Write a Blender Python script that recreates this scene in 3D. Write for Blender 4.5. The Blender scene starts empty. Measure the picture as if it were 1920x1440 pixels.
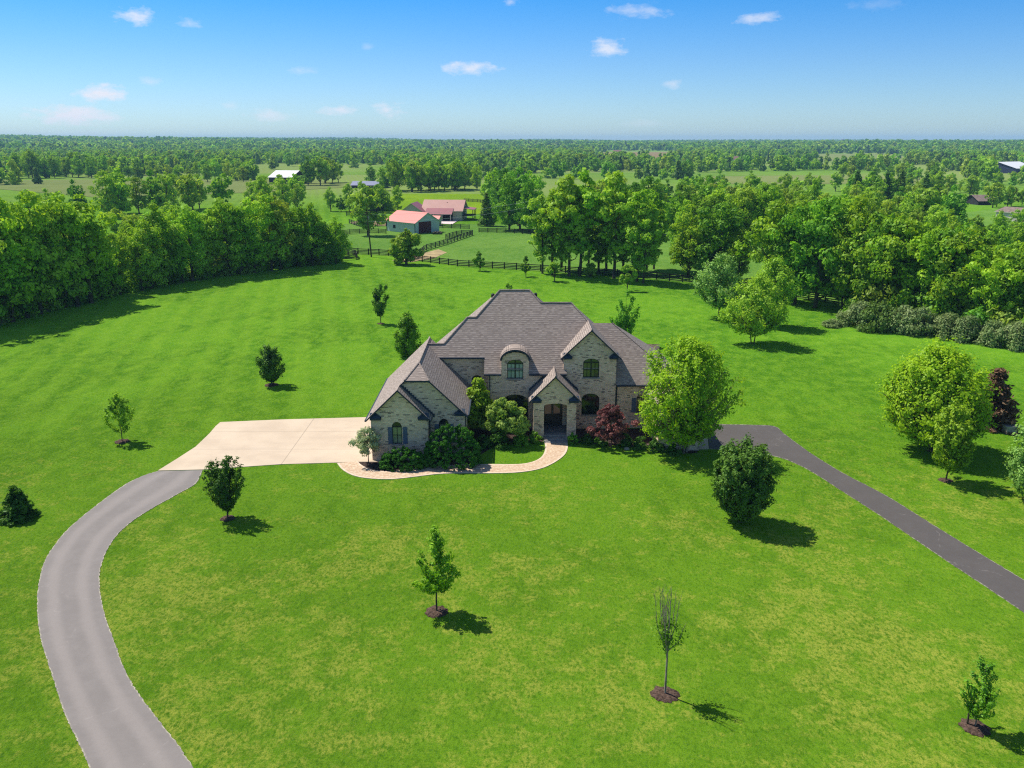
import bpy, math, random
import numpy as np
from mathutils import Vector
from mathutils.geometry import tessellate_polygon

# ------------------------------------------------------------------ camera, sky, sun, exposure
SC = bpy.context.scene
COL = SC.collection
HC = 24.0                                   # height of the drone above the lawn
FPX = 1600.0                                # focal length in pixels of the 1920 px wide photograph
PITCH = math.atan((720 - 265) / FPX)
SP, CP = math.sin(PITCH), math.cos(PITCH)
cam = bpy.data.objects.new('camera', bpy.data.cameras.new('camera'))
COL.objects.link(cam)
cam.location = (0, 0, HC)
cam.rotation_euler = (math.pi / 2 - PITCH, 0, 0)
cam.data.sensor_width = 36
cam.data.lens = 36 * FPX / 1920
cam.data.clip_end = 30000
cam.data.clip_start = 0.5
SC.camera = cam

SUN_ELEV = math.radians(55)
SUN_DIR = Vector((-0.82 * math.cos(SUN_ELEV), 0.57 * math.cos(SUN_ELEV), math.sin(SUN_ELEV)))   # towards the sun
SUN_AZ = math.atan2(-0.82, 0.57)            # clockwise from +Y
sun = bpy.data.objects.new('sun', bpy.data.lights.new('sun', 'SUN'))
COL.objects.link(sun)
sun.data.energy = 5.0
sun.data.angle = math.radians(0.5)
sun.data.color = (1.0, 0.95, 0.84)
sun.rotation_euler = SUN_DIR.to_track_quat('Z', 'Y').to_euler()
SC.view_settings.view_transform = 'Standard'
SC.view_settings.look = 'None'
SC.view_settings.exposure = 0.42
SC.view_settings.gamma = 1.0
SC.cycles.filter_width = 1.2; SC.cycles.use_denoising = False
SC.cycles.volume_bounces = 0; SC.cycles.transparent_max_bounces = 4

def ray(px, py):
    u = (px - 960) / FPX; v = (py - 720) / FPX
    return Vector((u, CP - v * SP, -(SP + v * CP)))
def G(px, py, z=0.0):
    """the point of the level ground seen at a pixel of the photograph"""
    r = ray(px, py); t = (HC - z) / -r.z
    return (r.x * t, r.y * t)
def atY(px, py, Y):
    r = ray(px, py); t = Y / r.y
    return (r.x * t, HC + r.z * t)

world = bpy.data.worlds.new('World'); SC.world = world; world.use_nodes = True
def build_world():
    nt = world.node_tree; N = nt.nodes; L = nt.links; N.clear()
    def nd(t, **k):
        n = N.new(t)
        for a, b in k.items(): setattr(n, a, b)
        return n
    def m(op, a, b=None, c=None):
        n = nd('ShaderNodeMath', operation=op)
        for i, v in enumerate((a, b, c)):
            if v is None: continue
            if isinstance(v, (int, float)): n.inputs[i].default_value = v
            else: L.new(v, n.inputs[i])
        return n.outputs[0]
    sky = nd('ShaderNodeTexSky', sky_type='NISHITA', sun_disc=False, sun_elevation=SUN_ELEV, sun_rotation=SUN_AZ)
    sky.air_density = 1.0; sky.dust_density = 0.3; sky.ozone_density = 2.5; sky.altitude = 250
    tc = nd('ShaderNodeTexCoord'); sep = nd('ShaderNodeSeparateXYZ')
    L.new(tc.outputs['Generated'], sep.inputs[0])
    # clear spring sky: the blue deepens quickly above the horizon
    el = m('ARCSINE', sep.outputs[2])
    el = m('MULTIPLY', el, 180 / math.pi)
    rp = nd('ShaderNodeValToRGB'); L.new(m('DIVIDE', el, 60.0), rp.inputs[0])
    cr = rp.color_ramp
    stops = [(0.0, (0.74, 0.94, 1.16)), (0.03, (0.66, 0.90, 1.22)), (0.08, (0.47, 0.79, 1.20)), (0.16, (0.12, 0.66, 1.20)), (0.35, (0.90, 1.0, 1.12)), (1.0, (0.9, 0.95, 1.0))]
    while len(cr.elements) < len(stops): cr.elements.new(0.5)
    for e, (p, c) in zip(cr.elements, stops): e.position = p; e.color = (*[min(v, 1.5) for v in c], 1)
    mul = nd('ShaderNodeMix', data_type='RGBA', blend_type='MULTIPLY'); mul.inputs[0].default_value = 1.0
    mul.clamp_result = False
    L.new(sky.outputs[0], mul.inputs[6]); L.new(rp.outputs[0], mul.inputs[7])
    # small fair-weather clouds, each at its own bearing and elevation
    az = m('MULTIPLY', m('ARCTAN2', sep.outputs[0], sep.outputs[1]), 180 / math.pi)
    nz = nd('ShaderNodeTexNoise'); nz.inputs['Scale'].default_value = 55; nz.inputs['Detail'].default_value = 6; nz.inputs['Roughness'].default_value = 0.62
    mp = nd('ShaderNodeMapping'); mp.inputs['Scale'].default_value = (1, 1, 2.2)
    L.new(tc.outputs['Generated'], mp.inputs[0]); L.new(mp.outputs[0], nz.inputs[0])
    nv = m('SUBTRACT', nz.outputs[0], 0.5)
    clouds = [(255, 29, 34, 14, 0.8), (356, 43, 22, 11, 0.45), (190, 175, 46, 15, 1.1), (135, 217, 64, 18, 1.2), (198, 221, 38, 12, 0.9),
              (565, 132, 24, 9, 0.4), (281, 154, 18, 8, 0.35), (505, 216, 46, 11, 0.55), (636, 206, 40, 10, 0.8), (724, 207, 36, 14, 0.85),
              (431, 198, 16, 8, 0.3), (880, 129, 50, 13, 0.8), (1138, 90, 36, 17, 0.8), (1200, 20, 56, 13, 0.45), (1424, 34, 40, 11, 0.6),
              (1262, 157, 20, 8, 0.45), (958, 3, 16, 9, 0.5), (1215, 232, 46, 8, 0.2), (1640, 10, 40, 10, 0.15), (160, 250, 90, 9, 0.25), (690, 88, 14, 7, 0.22)]
    tot = None
    for (px, py, w, h, a) in clouds:
        r = ray(px, py).normalized()
        caz = math.degrees(math.atan2(r.x, r.y)); cel = math.degrees(math.asin(r.z))
        k = 180 / math.pi / FPX
        dx = m('DIVIDE', m('SUBTRACT', az, caz), w * k * 1.0); dy = m('DIVIDE', m('SUBTRACT', el, cel), h * k * 1.0)
        d = m('SQRT', m('ADD', m('MULTIPLY', dx, dx), m('MULTIPLY', dy, dy)))
        d = m('ADD', d, m('MULTIPLY', nv, 2.6))
        v = m('MULTIPLY', m('SMOOTH_MIN', m('MAXIMUM', m('SUBTRACT', 1.0, d), 0.0), 1.0, 0.2), a)
        tot = v if tot is None else m('MAXIMUM', tot, v)
    mix = nd('ShaderNodeMix', data_type='RGBA')
    L.new(m('MINIMUM', tot, 1.0), mix.inputs[0]); L.new(mul.outputs[2], mix.inputs[6]); mix.inputs[7].default_value = (7.4, 7.6, 8.4, 1)
    bg = nd('ShaderNodeBackground'); L.new(mix.outputs[2], bg.inputs[0]); bg.inputs[1].default_value = 0.088
    out = nd('ShaderNodeOutputWorld'); L.new(bg.outputs[0], out.inputs[0])
build_world()

# ------------------------------------------------------------------ helpers
rng = np.random.default_rng(7)
def tag(o, label=None, cat=None, group=None, kind=None):
    if label: o['label'] = label
    if cat: o['category'] = cat
    if group: o['group'] = group
    if kind: o['kind'] = kind
    return o
def empty(name, loc, label, cat, group=None, rz=0.0, scale=1.0):
    o = bpy.data.objects.new(name, None); COL.objects.link(o)
    o.location = loc; o.rotation_euler = (0, 0, rz); o.scale = (scale,) * 3
    o.empty_display_size = 0.3
    return tag(o, label, cat, group)
def link(name, me, parent=None, loc=(0, 0, 0)):
    o = bpy.data.objects.new(name, me); COL.objects.link(o); o.location = loc
    if parent is not None: o.parent = parent
    return o

class MB:
    """collects polygons (world or local coordinates) and links them as one mesh with metric UVs along each face"""
    def __init__(s): s.v = []; s.f = []; s.m = []
    def poly(s, pts, mi=0):
        b = len(s.v); s.v += [tuple(p) for p in pts]; s.f.append(list(range(b, b + len(pts)))); s.m.append(mi)
    def box(s, x0, x1, y0, y1, z0, z1, mi=0):
        a = [(x0, y0, z0), (x1, y0, z0), (x1, y1, z0), (x0, y1, z0), (x0, y0, z1), (x1, y0, z1), (x1, y1, z1), (x0, y1, z1)]
        for q in ((0, 3, 2, 1), (4, 5, 6, 7), (0, 1, 5, 4), (1, 2, 6, 5), (2, 3, 7, 6), (3, 0, 4, 7)): s.poly([a[i] for i in q], mi)
    def prism(s, pts2, y0, y1, mi=0, axis='y', mside=None):
        """pts2 = (x,z) outline counter-clockwise seen from -Y, extruded y0..y1"""
        ms = mi if mside is None else mside
        f = (lambda p, y: (p[0], y, p[1])) if axis == 'y' else (lambda p, y: (y, p[0], p[1]))
        s.poly([f(p, y0) for p in pts2], mi); s.poly([f(p, y1) for p in reversed(pts2)], mi)
        n = len(pts2)
        for i in range(n):
            a, b = pts2[i], pts2[(i + 1) % n]
            s.poly([f(b, y0), f(a, y0), f(a, y1), f(b, y1)], ms)
    def slab(s, pts, th, mt=0, ms=1):
        """roof slab: top polygon and the same polygon th lower, with edges"""
        pts = [Vector(p) for p in pts]; lo = [p - Vector((0, 0, th)) for p in pts]
        s.poly(pts, mt); s.poly(list(reversed(lo)), ms)
        n = len(pts)
        for i in range(n): s.poly([pts[i], lo[i], lo[(i + 1) % n], pts[(i + 1) % n]], ms)
    def holed(s, outer, holes, Y, mi=0, depth=0.0, mrev=None):
        """wall face in the plane y=Y with openings (x,z) and reveals going back by depth"""
        loops = [[Vector((p[0], p[1], 0)) for p in outer]] + [[Vector((p[0], p[1], 0)) for p in h] for h in holes]
        flat = [p for l in loops for p in l]
        for t in tessellate_polygon(loops):
            a, b, c = (flat[i] for i in t)
            if (b - a).cross(c - a).z < 0: b, c = c, b
            s.poly([(a.x, Y, a.y), (b.x, Y, b.y), (c.x, Y, c.y)], mi)
        for h in holes:
            n = len(h)
            for i in range(n):
                a, b = h[i], h[(i + 1) % n]
                s.poly([(a[0], Y, a[1]), (b[0], Y, b[1]), (b[0], Y + depth, b[1]), (a[0], Y + depth, a[1])], mi if mrev is None else mrev)
    def tube(s, p0, p1, r0, r1, n=8, mi=0):
        p0, p1 = Vector(p0), Vector(p1); d = (p1 - p0).normalized()
        a = d.orthogonal().normalized(); b = d.cross(a)
        R0 = [p0 + (a * math.cos(t) + b * math.sin(t)) * r0 for t in [2 * math.pi * i / n for i in range(n)]]
        R1 = [p1 + (a * math.cos(t) + b * math.sin(t)) * r1 for t in [2 * math.pi * i / n for i in range(n)]]
        for i in range(n): s.poly([R0[i], R0[(i + 1) % n], R1[(i + 1) % n], R1[i]], mi)
        s.poly(list(reversed(R0)), mi); s.poly(R1, mi)
    def build(s, name, mats, parent=None, T=None, loc=None, smooth=False, at=None):
        if at is not None: o = s.build(name, mats, smooth=smooth); o.location = at; return o
        if T: s.v = [T(p) for p in s.v]
        off = Vector(loc) if loc is not None else (parent.matrix_world.translation if parent is not None and T else Vector((0, 0, 0)))
        if parent is not None and T: off = parent.location
        vs = [(p[0] - off[0], p[1] - off[1], p[2] - off[2]) for p in s.v]
        me = bpy.data.meshes.new(name); me.from_pydata(vs, [], s.f)
        for mt in (mats if isinstance(mats, (list, tuple)) else [mats]): me.materials.append(mt)
        me.polygons.foreach_set('material_index', s.m)
        uv = me.uv_layers.new(name='UVMap'); me.update()
        for p in me.polygons:
            n = p.normal
            if abs(n.z) > 0.98: U, V = Vector((1, 0, 0)), Vector((0, 1, 0))
            else:
                U = Vector((0, 0, 1)).cross(n).normalized(); V = n.cross(U).normalized()
            for li in p.loop_indices:
                q = Vector(s.v[me.loops[li].vertex_index]); uv.data[li].uv = (q.dot(U), q.dot(V))
        if smooth: me.polygons.foreach_set('use_smooth', [True] * len(me.polygons))
        o = bpy.data.objects.new(name, me); COL.objects.link(o)
        if parent is not None: o.parent = parent
        elif loc is not None: o.location = loc
        return o

# ------------------------------------------------------------------ materials
class NT:
    def __init__(s, mat): s.t = mat.node_tree; s.N = s.t.nodes; s.L = s.t.links; s.N.clear()
    def nd(s, t, ins=None, **k):
        n = s.N.new(t)
        for a, b in k.items(): setattr(n, a, b)
        for a, b in (ins or {}).items():
            if hasattr(b, 'is_output'): s.L.new(b, n.inputs[a])
            else: n.inputs[a].default_value = b
        return n
    def m(s, op, a, b=0.0, c=0.0):
        return s.nd('ShaderNodeMath', {0: a, 1: b, 2: c}, operation=op).outputs[0]
    def mix(s, f, a, b, blend='MIX'):
        n = s.nd('ShaderNodeMix', {0: f, 6: a, 7: b}, data_type='RGBA', blend_type=blend); return n.outputs[2]
    def noise(s, vec, scale, detail=4, rough=0.55, dist=0.0):
        return s.nd('ShaderNodeTexNoise', {'Vector': vec, 'Scale': scale, 'Detail': detail, 'Roughness': rough, 'Distortion': dist}).outputs[0]
    def ss(s, x, a, b):
        n = s.nd('ShaderNodeMapRange', {0: x, 1: a, 2: b, 3: 0.0, 4: 1.0}, interpolation_type='SMOOTHSTEP'); return n.outputs[0]
    def bump(s, h, strength, dist):
        return s.nd('ShaderNodeBump', {'Height': h, 'Strength': strength, 'Distance': dist}).outputs[0]
    def out(s, sh): s.nd('ShaderNodeOutputMaterial', {0: sh})
    def prin(s, col, rough=0.8, normal=None, spec=0.3, metal=0.0):
        i = {'Base Color': col, 'Roughness': rough, 'Specular IOR Level': spec, 'Metallic': metal}
        if normal is not None: i['Normal'] = normal
        return s.nd('ShaderNodeBsdfPrincipled', i).outputs[0]
def new_mat(name):
    m = bpy.data.materials.new(name); m.use_nodes = True; return m, NT(m)
def c4(r, g, b): return (r, g, b, 1.0)

def plain(name, col, rough=0.7, spec=0.3, metal=0.0, var=0.15, scale=3.0):
    m, t = new_mat(name); tc = t.nd('ShaderNodeTexCoord').outputs['Object']
    n = t.noise(tc, scale, 5, 0.6)
    c = t.mix(t.ss(n, 0.3, 0.7), c4(*[v * (1 - var) for v in col]), c4(*[min(1, v * (1 + var)) for v in col]))
    t.out(t.prin(c, rough, t.bump(n, 0.15, 0.02), spec, metal)); return m

def make_grass(name, dark, mid, light, dry, dryness=0.5, stripes=False, lush=1.0):
    m, t = new_mat(name); geo = t.nd('ShaderNodeNewGeometry').outputs['Position']
    sx = t.nd('ShaderNodeSeparateXYZ', {0: geo})
    X, Y = sx.outputs[0], sx.outputs[1]
    st = t.nd('ShaderNodeMapping', {'Vector': geo, 'Scale': (1.0, 0.62, 1.0), 'Rotation': (0, 0, 0.35)}).outputs[0]
    big = t.noise(geo, 0.022, 4, 0.55, 0.4); med = t.noise(st, 0.16, 6, 0.62, 0.6)
    sm = t.noise(st, 0.9, 8, 0.7, 0.4); fine = t.noise(st, 5.5, 8, 0.78, 0.2)
    tuft = t.noise(geo, 17.0, 4, 0.7)
    a = t.m('ADD', t.m('MULTIPLY', big, 0.55), t.m('MULTIPLY', med, 0.45))
    c = t.mix(t.ss(a, 0.43, 0.56), c4(*dark), c4(*mid))
    b = t.m('ADD', t.m('MULTIPLY', sm, 0.55), t.m('MULTIPLY', fine, 0.45))
    c = t.mix(t.m('MULTIPLY', t.ss(b, 0.42, 0.60), 0.68), c, c4(*light))
    c = t.mix(t.m('MULTIPLY', t.m('SUBTRACT', 1.0, t.ss(Y, 38.0, 110.0)), 0.60), c, c4(dark[0] * 1.75, dark[1] * 0.98, dark[2] * 0.7))
    if dryness > 0:
        dn = t.noise(geo, 0.75, 11, 0.80, 0.15); dn2 = t.ss(t.noise(geo, 0.085, 5, 0.6, 0.3), 0.38, 0.66)
        near = t.m('SUBTRACT', 1.0, t.ss(Y, 42.0, 88.0))
        thr = t.m('ADD', t.m('MULTIPLY', near, 0.095), t.m('MULTIPLY', dn2, t.m('ADD', 0.05, t.m('MULTIPLY', near, 0.09))))
        dm = t.ss(t.m('ADD', dn, thr), 0.61, 0.77)
        dm = t.m('MULTIPLY', dm, t.ss(fine, 0.36, 0.60))
        c = t.mix(t.m('MULTIPLY', dm, dryness), c, c4(*dry))
        wp = t.ss(t.noise(geo, 0.8, 6, 0.7, 0.5), 0.63, 0.72)     # dull clover patches
        c = t.mix(t.m('MULTIPLY', wp, 0.35), c, c4(dark[0] * 0.8, dark[1] * 0.75, dark[2] * 1.3))
    # dark gaps between the tufts
    c = t.mix(t.m('MULTIPLY', t.m('SUBTRACT', 1.0, t.ss(fine, 0.34, 0.52)), 0.60), c, c4(dark[0] * 0.42, dark[1] * 0.5, dark[2] * 0.5))
    c = t.mix(t.m('MULTIPLY', t.m('SUBTRACT', 1.0, t.ss(tuft, 0.34, 0.56)), 0.45), c, c4(dark[0] * 0.45, dark[1] * 0.5, dark[2] * 0.5))
    if stripes:
        fp = t.ss(t.noise(geo, 0.0035, 3, 0.5, 0.5), 0.44, 0.54)
        c = t.mix(t.m('MULTIPLY', t.ss(Y, 280.0, 480.0), t.m('ADD', 0.35, t.m('MULTIPLY', fp, 0.6))), c, c4(0.24, 0.30, 0.085))
        w = t.m('SINE', t.m('ADD', t.m('MULTIPLY', t.m('ADD', X, t.m('MULTIPLY', Y, 0.22)), 1.75), t.m('MULTIPLY', med, 2.2)))
        msk = t.m('MULTIPLY', t.ss(t.m('MULTIPLY', X, -1.0), 8.0, 26.0), t.ss(Y, 60.0, 85.0))
        f = t.m('MULTIPLY', t.m('MULTIPLY', t.ss(w, -0.8, 0.8), msk), 0.19)
        c = t.mix(f, c, c4(light[0] * 1.0, light[1] * 0.95, light[2]))
        w2 = t.m('SINE', t.m('ADD', t.m('MULTIPLY', t.m('SUBTRACT', t.m('MULTIPLY', X, 0.55), Y), 1.1), t.m('MULTIPLY', med, 3.0)))
        msk2 = t.m('MULTIPLY', t.ss(X, 12.0, 30.0), t.ss(Y, 45.0, 75.0))
        c = t.mix(t.m('MULTIPLY', t.m('MULTIPLY', t.ss(w2, -0.6, 0.9), msk2), 0.16), c, c4(*dark))
    h = t.m('ADD', t.m('MULTIPLY', fine, 0.6), t.m('ADD', t.m('MULTIPLY', tuft, 0.35), t.m('MULTIPLY', sm, 0.9)))
    nrm = t.bump(h, 0.75, 0.16)
    d = t.nd('ShaderNodeBsdfDiffuse', {0: c, 1: 0.5, 2: nrm}).outputs[0]
    g = t.nd('ShaderNodeBsdfGlossy', {0: c4(0.55, 0.75, 0.25), 1: 0.55, 'Normal': nrm}).outputs[0]
    t.out(t.nd('ShaderNodeMixShader', {0: 0.012, 1: d, 2: g}).outputs[0]); return m
M = {}
M['lawn'] = make_grass('lawn', (0.060, 0.195, 0.009), (0.135, 0.330, 0.016), (0.250, 0.450, 0.030), (0.40, 0.39, 0.065), 0.66, True)
M['pasture'] = make_grass('pasture', (0.10, 0.24, 0.03), (0.16, 0.31, 0.045), (0.22, 0.36, 0.07), (0.40, 0.38, 0.13), 0.5)
M['meadow'] = make_grass('meadow', (0.16, 0.30, 0.01), (0.24, 0.38, 0.01), (0.30, 0.43, 0.02), (0.3, 0.3, 0.1), 0.0)
M['olive_field'] = make_grass('olive_field', (0.20, 0.25, 0.07), (0.25, 0.29, 0.09), (0.28, 0.31, 0.11), (0.3, 0.3, 0.1), 0.0)
M['brown_field'] = make_grass('brown_field', (0.28, 0.19, 0.09), (0.32, 0.22, 0.11), (0.34, 0.25, 0.13), (0.3, 0.3, 0.1), 0.0)
M['dirt'] = plain('bare_dirt', (0.33, 0.25, 0.13), 0.95, 0.1, var=0.3, scale=0.6)
M['mulch'] = plain('mulch', (0.075, 0.048, 0.036), 0.95, 0.1, var=0.6, scale=9)
M['bed'] = plain('bed_mulch', (0.05, 0.033, 0.028), 0.95, 0.1, var=0.6, scale=6)

def leaf_mat(name, c1, c2, trans, tcol=None, tint=0.12, gloss=0.012):
    m, t = new_mat(name)
    oi = t.nd('ShaderNodeObjectInfo').outputs['Random']
    va = t.nd('ShaderNodeAttribute', attribute_name='var').outputs['Fac']
    tc = t.nd('ShaderNodeTexCoord').outputs['Object']
    n = t.noise(tc, 0.45, 3, 0.5)
    f = t.m('ADD', t.m('MULTIPLY', va, 0.65), t.m('MULTIPLY', t.ss(n, 0.35, 0.65), 0.35))
    c = t.mix(f, c4(*c1), c4(*c2))
    hs = t.nd('ShaderNodeHueSaturation', {'Hue': t.m('ADD', 0.5 - tint * 0.10, t.m('MULTIPLY', oi, tint * 0.20)), 'Saturation': 1.0,
                                         'Value': t.m('ADD', 1.0 - tint * 1.6, t.m('MULTIPLY', t.m('FRACT', t.m('MULTIPLY', oi, 7.31)), tint * 3.2)), 'Color': c}).outputs[0]
    d = t.nd('ShaderNodeBsdfDiffuse', {0: hs}).outputs[0]
    tr = t.nd('ShaderNodeBsdfTranslucent', {0: t.mix(1.0, hs, c4(*(tcol or (1.25, 1.2, 0.5))), 'MULTIPLY')}).outputs[0]
    g = t.nd('ShaderNodeBsdfGlossy', {0: c4(0.8, 0.9, 0.8), 1: 0.5}).outputs[0]
    s = t.nd('ShaderNodeMixShader', {0: trans, 1: d, 2: tr}).outputs[0]
    t.out(t.nd('ShaderNodeMixShader', {0: gloss, 1: s, 2: g}).outputs[0]); return m
LM = {
    'mid': leaf_mat('leaf_mid', (0.10, 0.26, 0.012), (0.40, 0.62, 0.030), 0.40),
    'deep': leaf_mat('leaf_deep', (0.06, 0.19, 0.012), (0.24, 0.46, 0.026), 0.38),
    'bright': leaf_mat('leaf_bright', (0.20, 0.40, 0.010), (0.42, 0.62, 0.020), 0.48, tint=0.06),
    'lime': leaf_mat('leaf_lime', (0.18, 0.36, 0.02), (0.42, 0.62, 0.045), 0.36, tint=0.06),
    'dark': leaf_mat('leaf_dark', (0.030, 0.095, 0.012), (0.11, 0.24, 0.022), 0.30, tint=0.06),
    'olive': leaf_mat('leaf_olive', (0.15, 0.27, 0.022), (0.42, 0.56, 0.060), 0.40),
    'silver': leaf_mat('leaf_silver', (0.15, 0.31, 0.045), (0.38, 0.58, 0.14), 0.34, tint=0.05),
    'cream': leaf_mat('leaf_cream', (0.26, 0.36, 0.13), (0.70, 0.70, 0.46), 0.3, tcol=(1, 1, 0.8), tint=0.02),
    'viburnum': leaf_mat('leaf_viburnum', (0.09, 0.22, 0.02), (0.48, 0.60, 0.13), 0.4, tint=0.03),
    'red': leaf_mat('leaf_red', (0.055, 0.018, 0.022), (0.38, 0.15, 0.14), 0.35, tcol=(1.2, 0.7, 0.7), tint=0.02),
    'rust': leaf_mat('leaf_rust', (0.09, 0.055, 0.035), (0.27, 0.15, 0.08), 0.2, tcol=(1.1, 0.8, 0.6), tint=0.02),
    'grey': leaf_mat('leaf_grey', (0.07, 0.17, 0.025), (0.20, 0.34, 0.07), 0.3),
    'blossom': leaf_mat('leaf_blossom', (0.09, 0.19, 0.03), (0.36, 0.42, 0.18), 0.3, tcol=(1, 1, 0.8), tint=0.05),
    'glossy': leaf_mat('leaf_glossy', (0.040, 0.115, 0.012), (0.17, 0.31, 0.045), 0.28, tint=0.03, gloss=0.008),
    'yew': leaf_mat('leaf_yew', (0.030, 0.11, 0.014), (0.085, 0.25, 0.025), 0.25, tint=0.03, gloss=0.004),
}
def bark(name, a, b):
    m, t = new_mat(name); tc = t.nd('ShaderNodeTexCoord').outputs['Object']
    mp = t.nd('ShaderNodeMapping', {'Vector': tc, 'Scale': (1, 1, 0.25)}).outputs[0]
    n = t.noise(mp, 9, 5, 0.65); t.out(t.prin(t.mix(t.ss(n, 0.3, 0.7), c4(*a), c4(*b)), 0.9, t.bump(n, 0.5, 0.05), 0.1)); return m
M['bark'] = bark('bark', (0.040, 0.034, 0.022), (0.115, 0.095, 0.062))
M['bark_light'] = bark('bark_light', (0.16, 0.12, 0.09), (0.38, 0.31, 0.25))

# ------------------------------------------------------------------ plants
def np_mesh(name, V, Q, mat, var=None, tris=False):
    k = Q.shape[1]
    me = bpy.data.meshes.new(name)
    me.vertices.add(len(V)); me.vertices.foreach_set('co', np.ascontiguousarray(V, dtype=np.float32).ravel())
    me.loops.add(Q.size); me.loops.foreach_set('vertex_index', np.ascontiguousarray(Q, dtype=np.int32).ravel())
    me.polygons.add(len(Q)); me.polygons.foreach_set('loop_start', np.arange(0, Q.size, k, dtype=np.int32))
    me.update(calc_edges=True)
    me.materials.append(mat)
    if var is not None:
        a = me.attributes.new('var', 'FLOAT', 'FACE'); a.data.foreach_set('value', np.ascontiguousarray(var, dtype=np.float32))
    return me
def unit(a): return a / (np.linalg.norm(a, axis=1, keepdims=True) + 1e-9)
def leaves(r, P, N, size, aspect=1.7, curl=0.0):
    """leaf clusters: one small rhombic face at each point P facing N"""
    n = len(P); N = unit(N)
    T = unit(np.cross(N, r.normal(size=(n, 3)))); B = np.cross(N, T)
    s = size * r.uniform(0.6, 1.35, (n, 1)); a = s * 0.5 * math.sqrt(aspect); b = s * 0.5 / math.sqrt(aspect)
    V = np.empty((n, 4, 3)); dr = N * (s * curl)
    V[:, 0] = P - T * a - dr; V[:, 1] = P - B * b + T * a * 0.15; V[:, 2] = P + T * a - dr; V[:, 3] = P + B * b + T * a * 0.15
    return V.reshape(-1, 3), np.arange(n * 4).reshape(n, 4)
def prof(kind, t):
    if kind == 'round': return np.sqrt(np.clip(1 - (2 * t - 1) ** 2, 0, 1)) ** 0.85
    if kind == 'oval': return np.clip(np.sin(np.pi * np.clip(t, 0, 1) ** 0.8), 0, 1) ** 0.7
    if kind == 'egg': return np.interp(t, [0, .06, .2, .38, .6, .8, .93, 1], [0.35, .68, .95, 1, .84, .56, .28, .05])
    if kind == 'broad': return np.interp(t, [0, .08, .25, .5, .75, .9, 1], [0.5, .8, 1, .97, .78, .5, .12])
    if kind == 'tall': return np.interp(t, [0, .1, .3, .5, .7, .88, 1], [0.45, .62, .8, 1, .95, .6, .15])
    if kind == 'cone': return np.interp(t, [0, .08, 1], [0.8, 1, .03])
    if kind == 'vase': return np.interp(t, [0, .2, .5, .8, 1], [0.22, .5, .95, 1, .45])
    if kind == 'spire': return np.interp(t, [0, .12, .3, .55, .75, .85, 1], [0.45, .9, 1, .55, .3, .12, .05])
    if kind == 'dome': return np.sqrt(np.clip(1 - t ** 2.4, 0, 1))
def crown_pts(r, H, R, base, shape, nclump, nleaf, clump_r, shell=0.55, sq=1.0, lob=0.16):
    t = r.uniform(0.02, 0.98, nclump * 3)
    w = prof(shape, t); t = t[r.uniform(0, 1, len(t)) < w ** 1.0][:nclump]
    n = len(t); ang = r.uniform(0, 2 * np.pi, n)
    ph = r.uniform(0, 6.28, 6)
    def lobe(a, tt): return 1 + lob * (np.sin(2 * a + ph[0] + 3 * tt) + 0.8 * np.sin(3 * a + ph[1] - 5 * tt) + 0.7 * np.sin(5 * a + ph[2] + 9 * tt)) / 1.6
    rad = R * prof(shape, t) * lobe(ang, t) * (shell + (1 - shell) * r.uniform(0, 1, n) ** 0.5)
    rad = np.maximum(rad - clump_r * 0.45, 0) * r.choice([1.0, 1.0, 0.94, 0.72, 0.5] if shell < .9 else [1.0, .97], n)
    C = np.stack([rad * np.cos(ang), rad * np.sin(ang) * sq, base + t * (H - base - clump_r * 0.5) + r.normal(0, 0.1, n)], 1)
    cr = clump_r * r.uniform(0.42, 1.25, n) * (0.65 + 0.35 * prof(shape, t))
    k = r.choice(n, nleaf, p=cr ** 2 / np.sum(cr ** 2))
    D = unit(r.normal(size=(nleaf, 3))); D[:, 2] *= 0.75
    q = r.uniform(0, 1, (nleaf, 1)) ** 0.42
    P = C[k] + D * cr[k][:, None] * q
    N = D * 1.25 + r.normal(0, 0.42, (nleaf, 3)) + np.array([0, 0, 0.35])
    cv = r.uniform(0, 1, n)                                    # each spray of leaves has its own tone
    var = np.clip(0.55 * cv[k] + 0.45 * r.uniform(0, 1, nleaf), 0, 1)
    return C, P, N, var
def tubes_np(segs, n=6):
    """segs: list of (p0,p1,r0,r1) -> V,Q"""
    Vs, Qs, b = [], [], 0
    ca = np.cos(np.linspace(0, 2 * np.pi, n, endpoint=False)); sa = np.sin(np.linspace(0, 2 * np.pi, n, endpoint=False))
    for p0, p1, r0, r1 in segs:
        p0 = np.array(p0, float); p1 = np.array(p1, float); d = p1 - p0; d /= np.linalg.norm(d) + 1e-9
        a = np.cross(d, [0.3, 1, 0.1]); a /= np.linalg.norm(a) + 1e-9; c = np.cross(d, a)
        R0 = p0 + (ca[:, None] * a + sa[:, None] * c) * r0; R1 = p1 + (ca[:, None] * a + sa[:, None] * c) * r1
        Vs += [R0, R1]; i = np.arange(n); j = (i + 1) % n
        Qs.append(np.stack([b + i, b + j, b + n + j, b + n + i], 1)); b += 2 * n
    return np.concatenate(Vs), np.concatenate(Qs)
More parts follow.
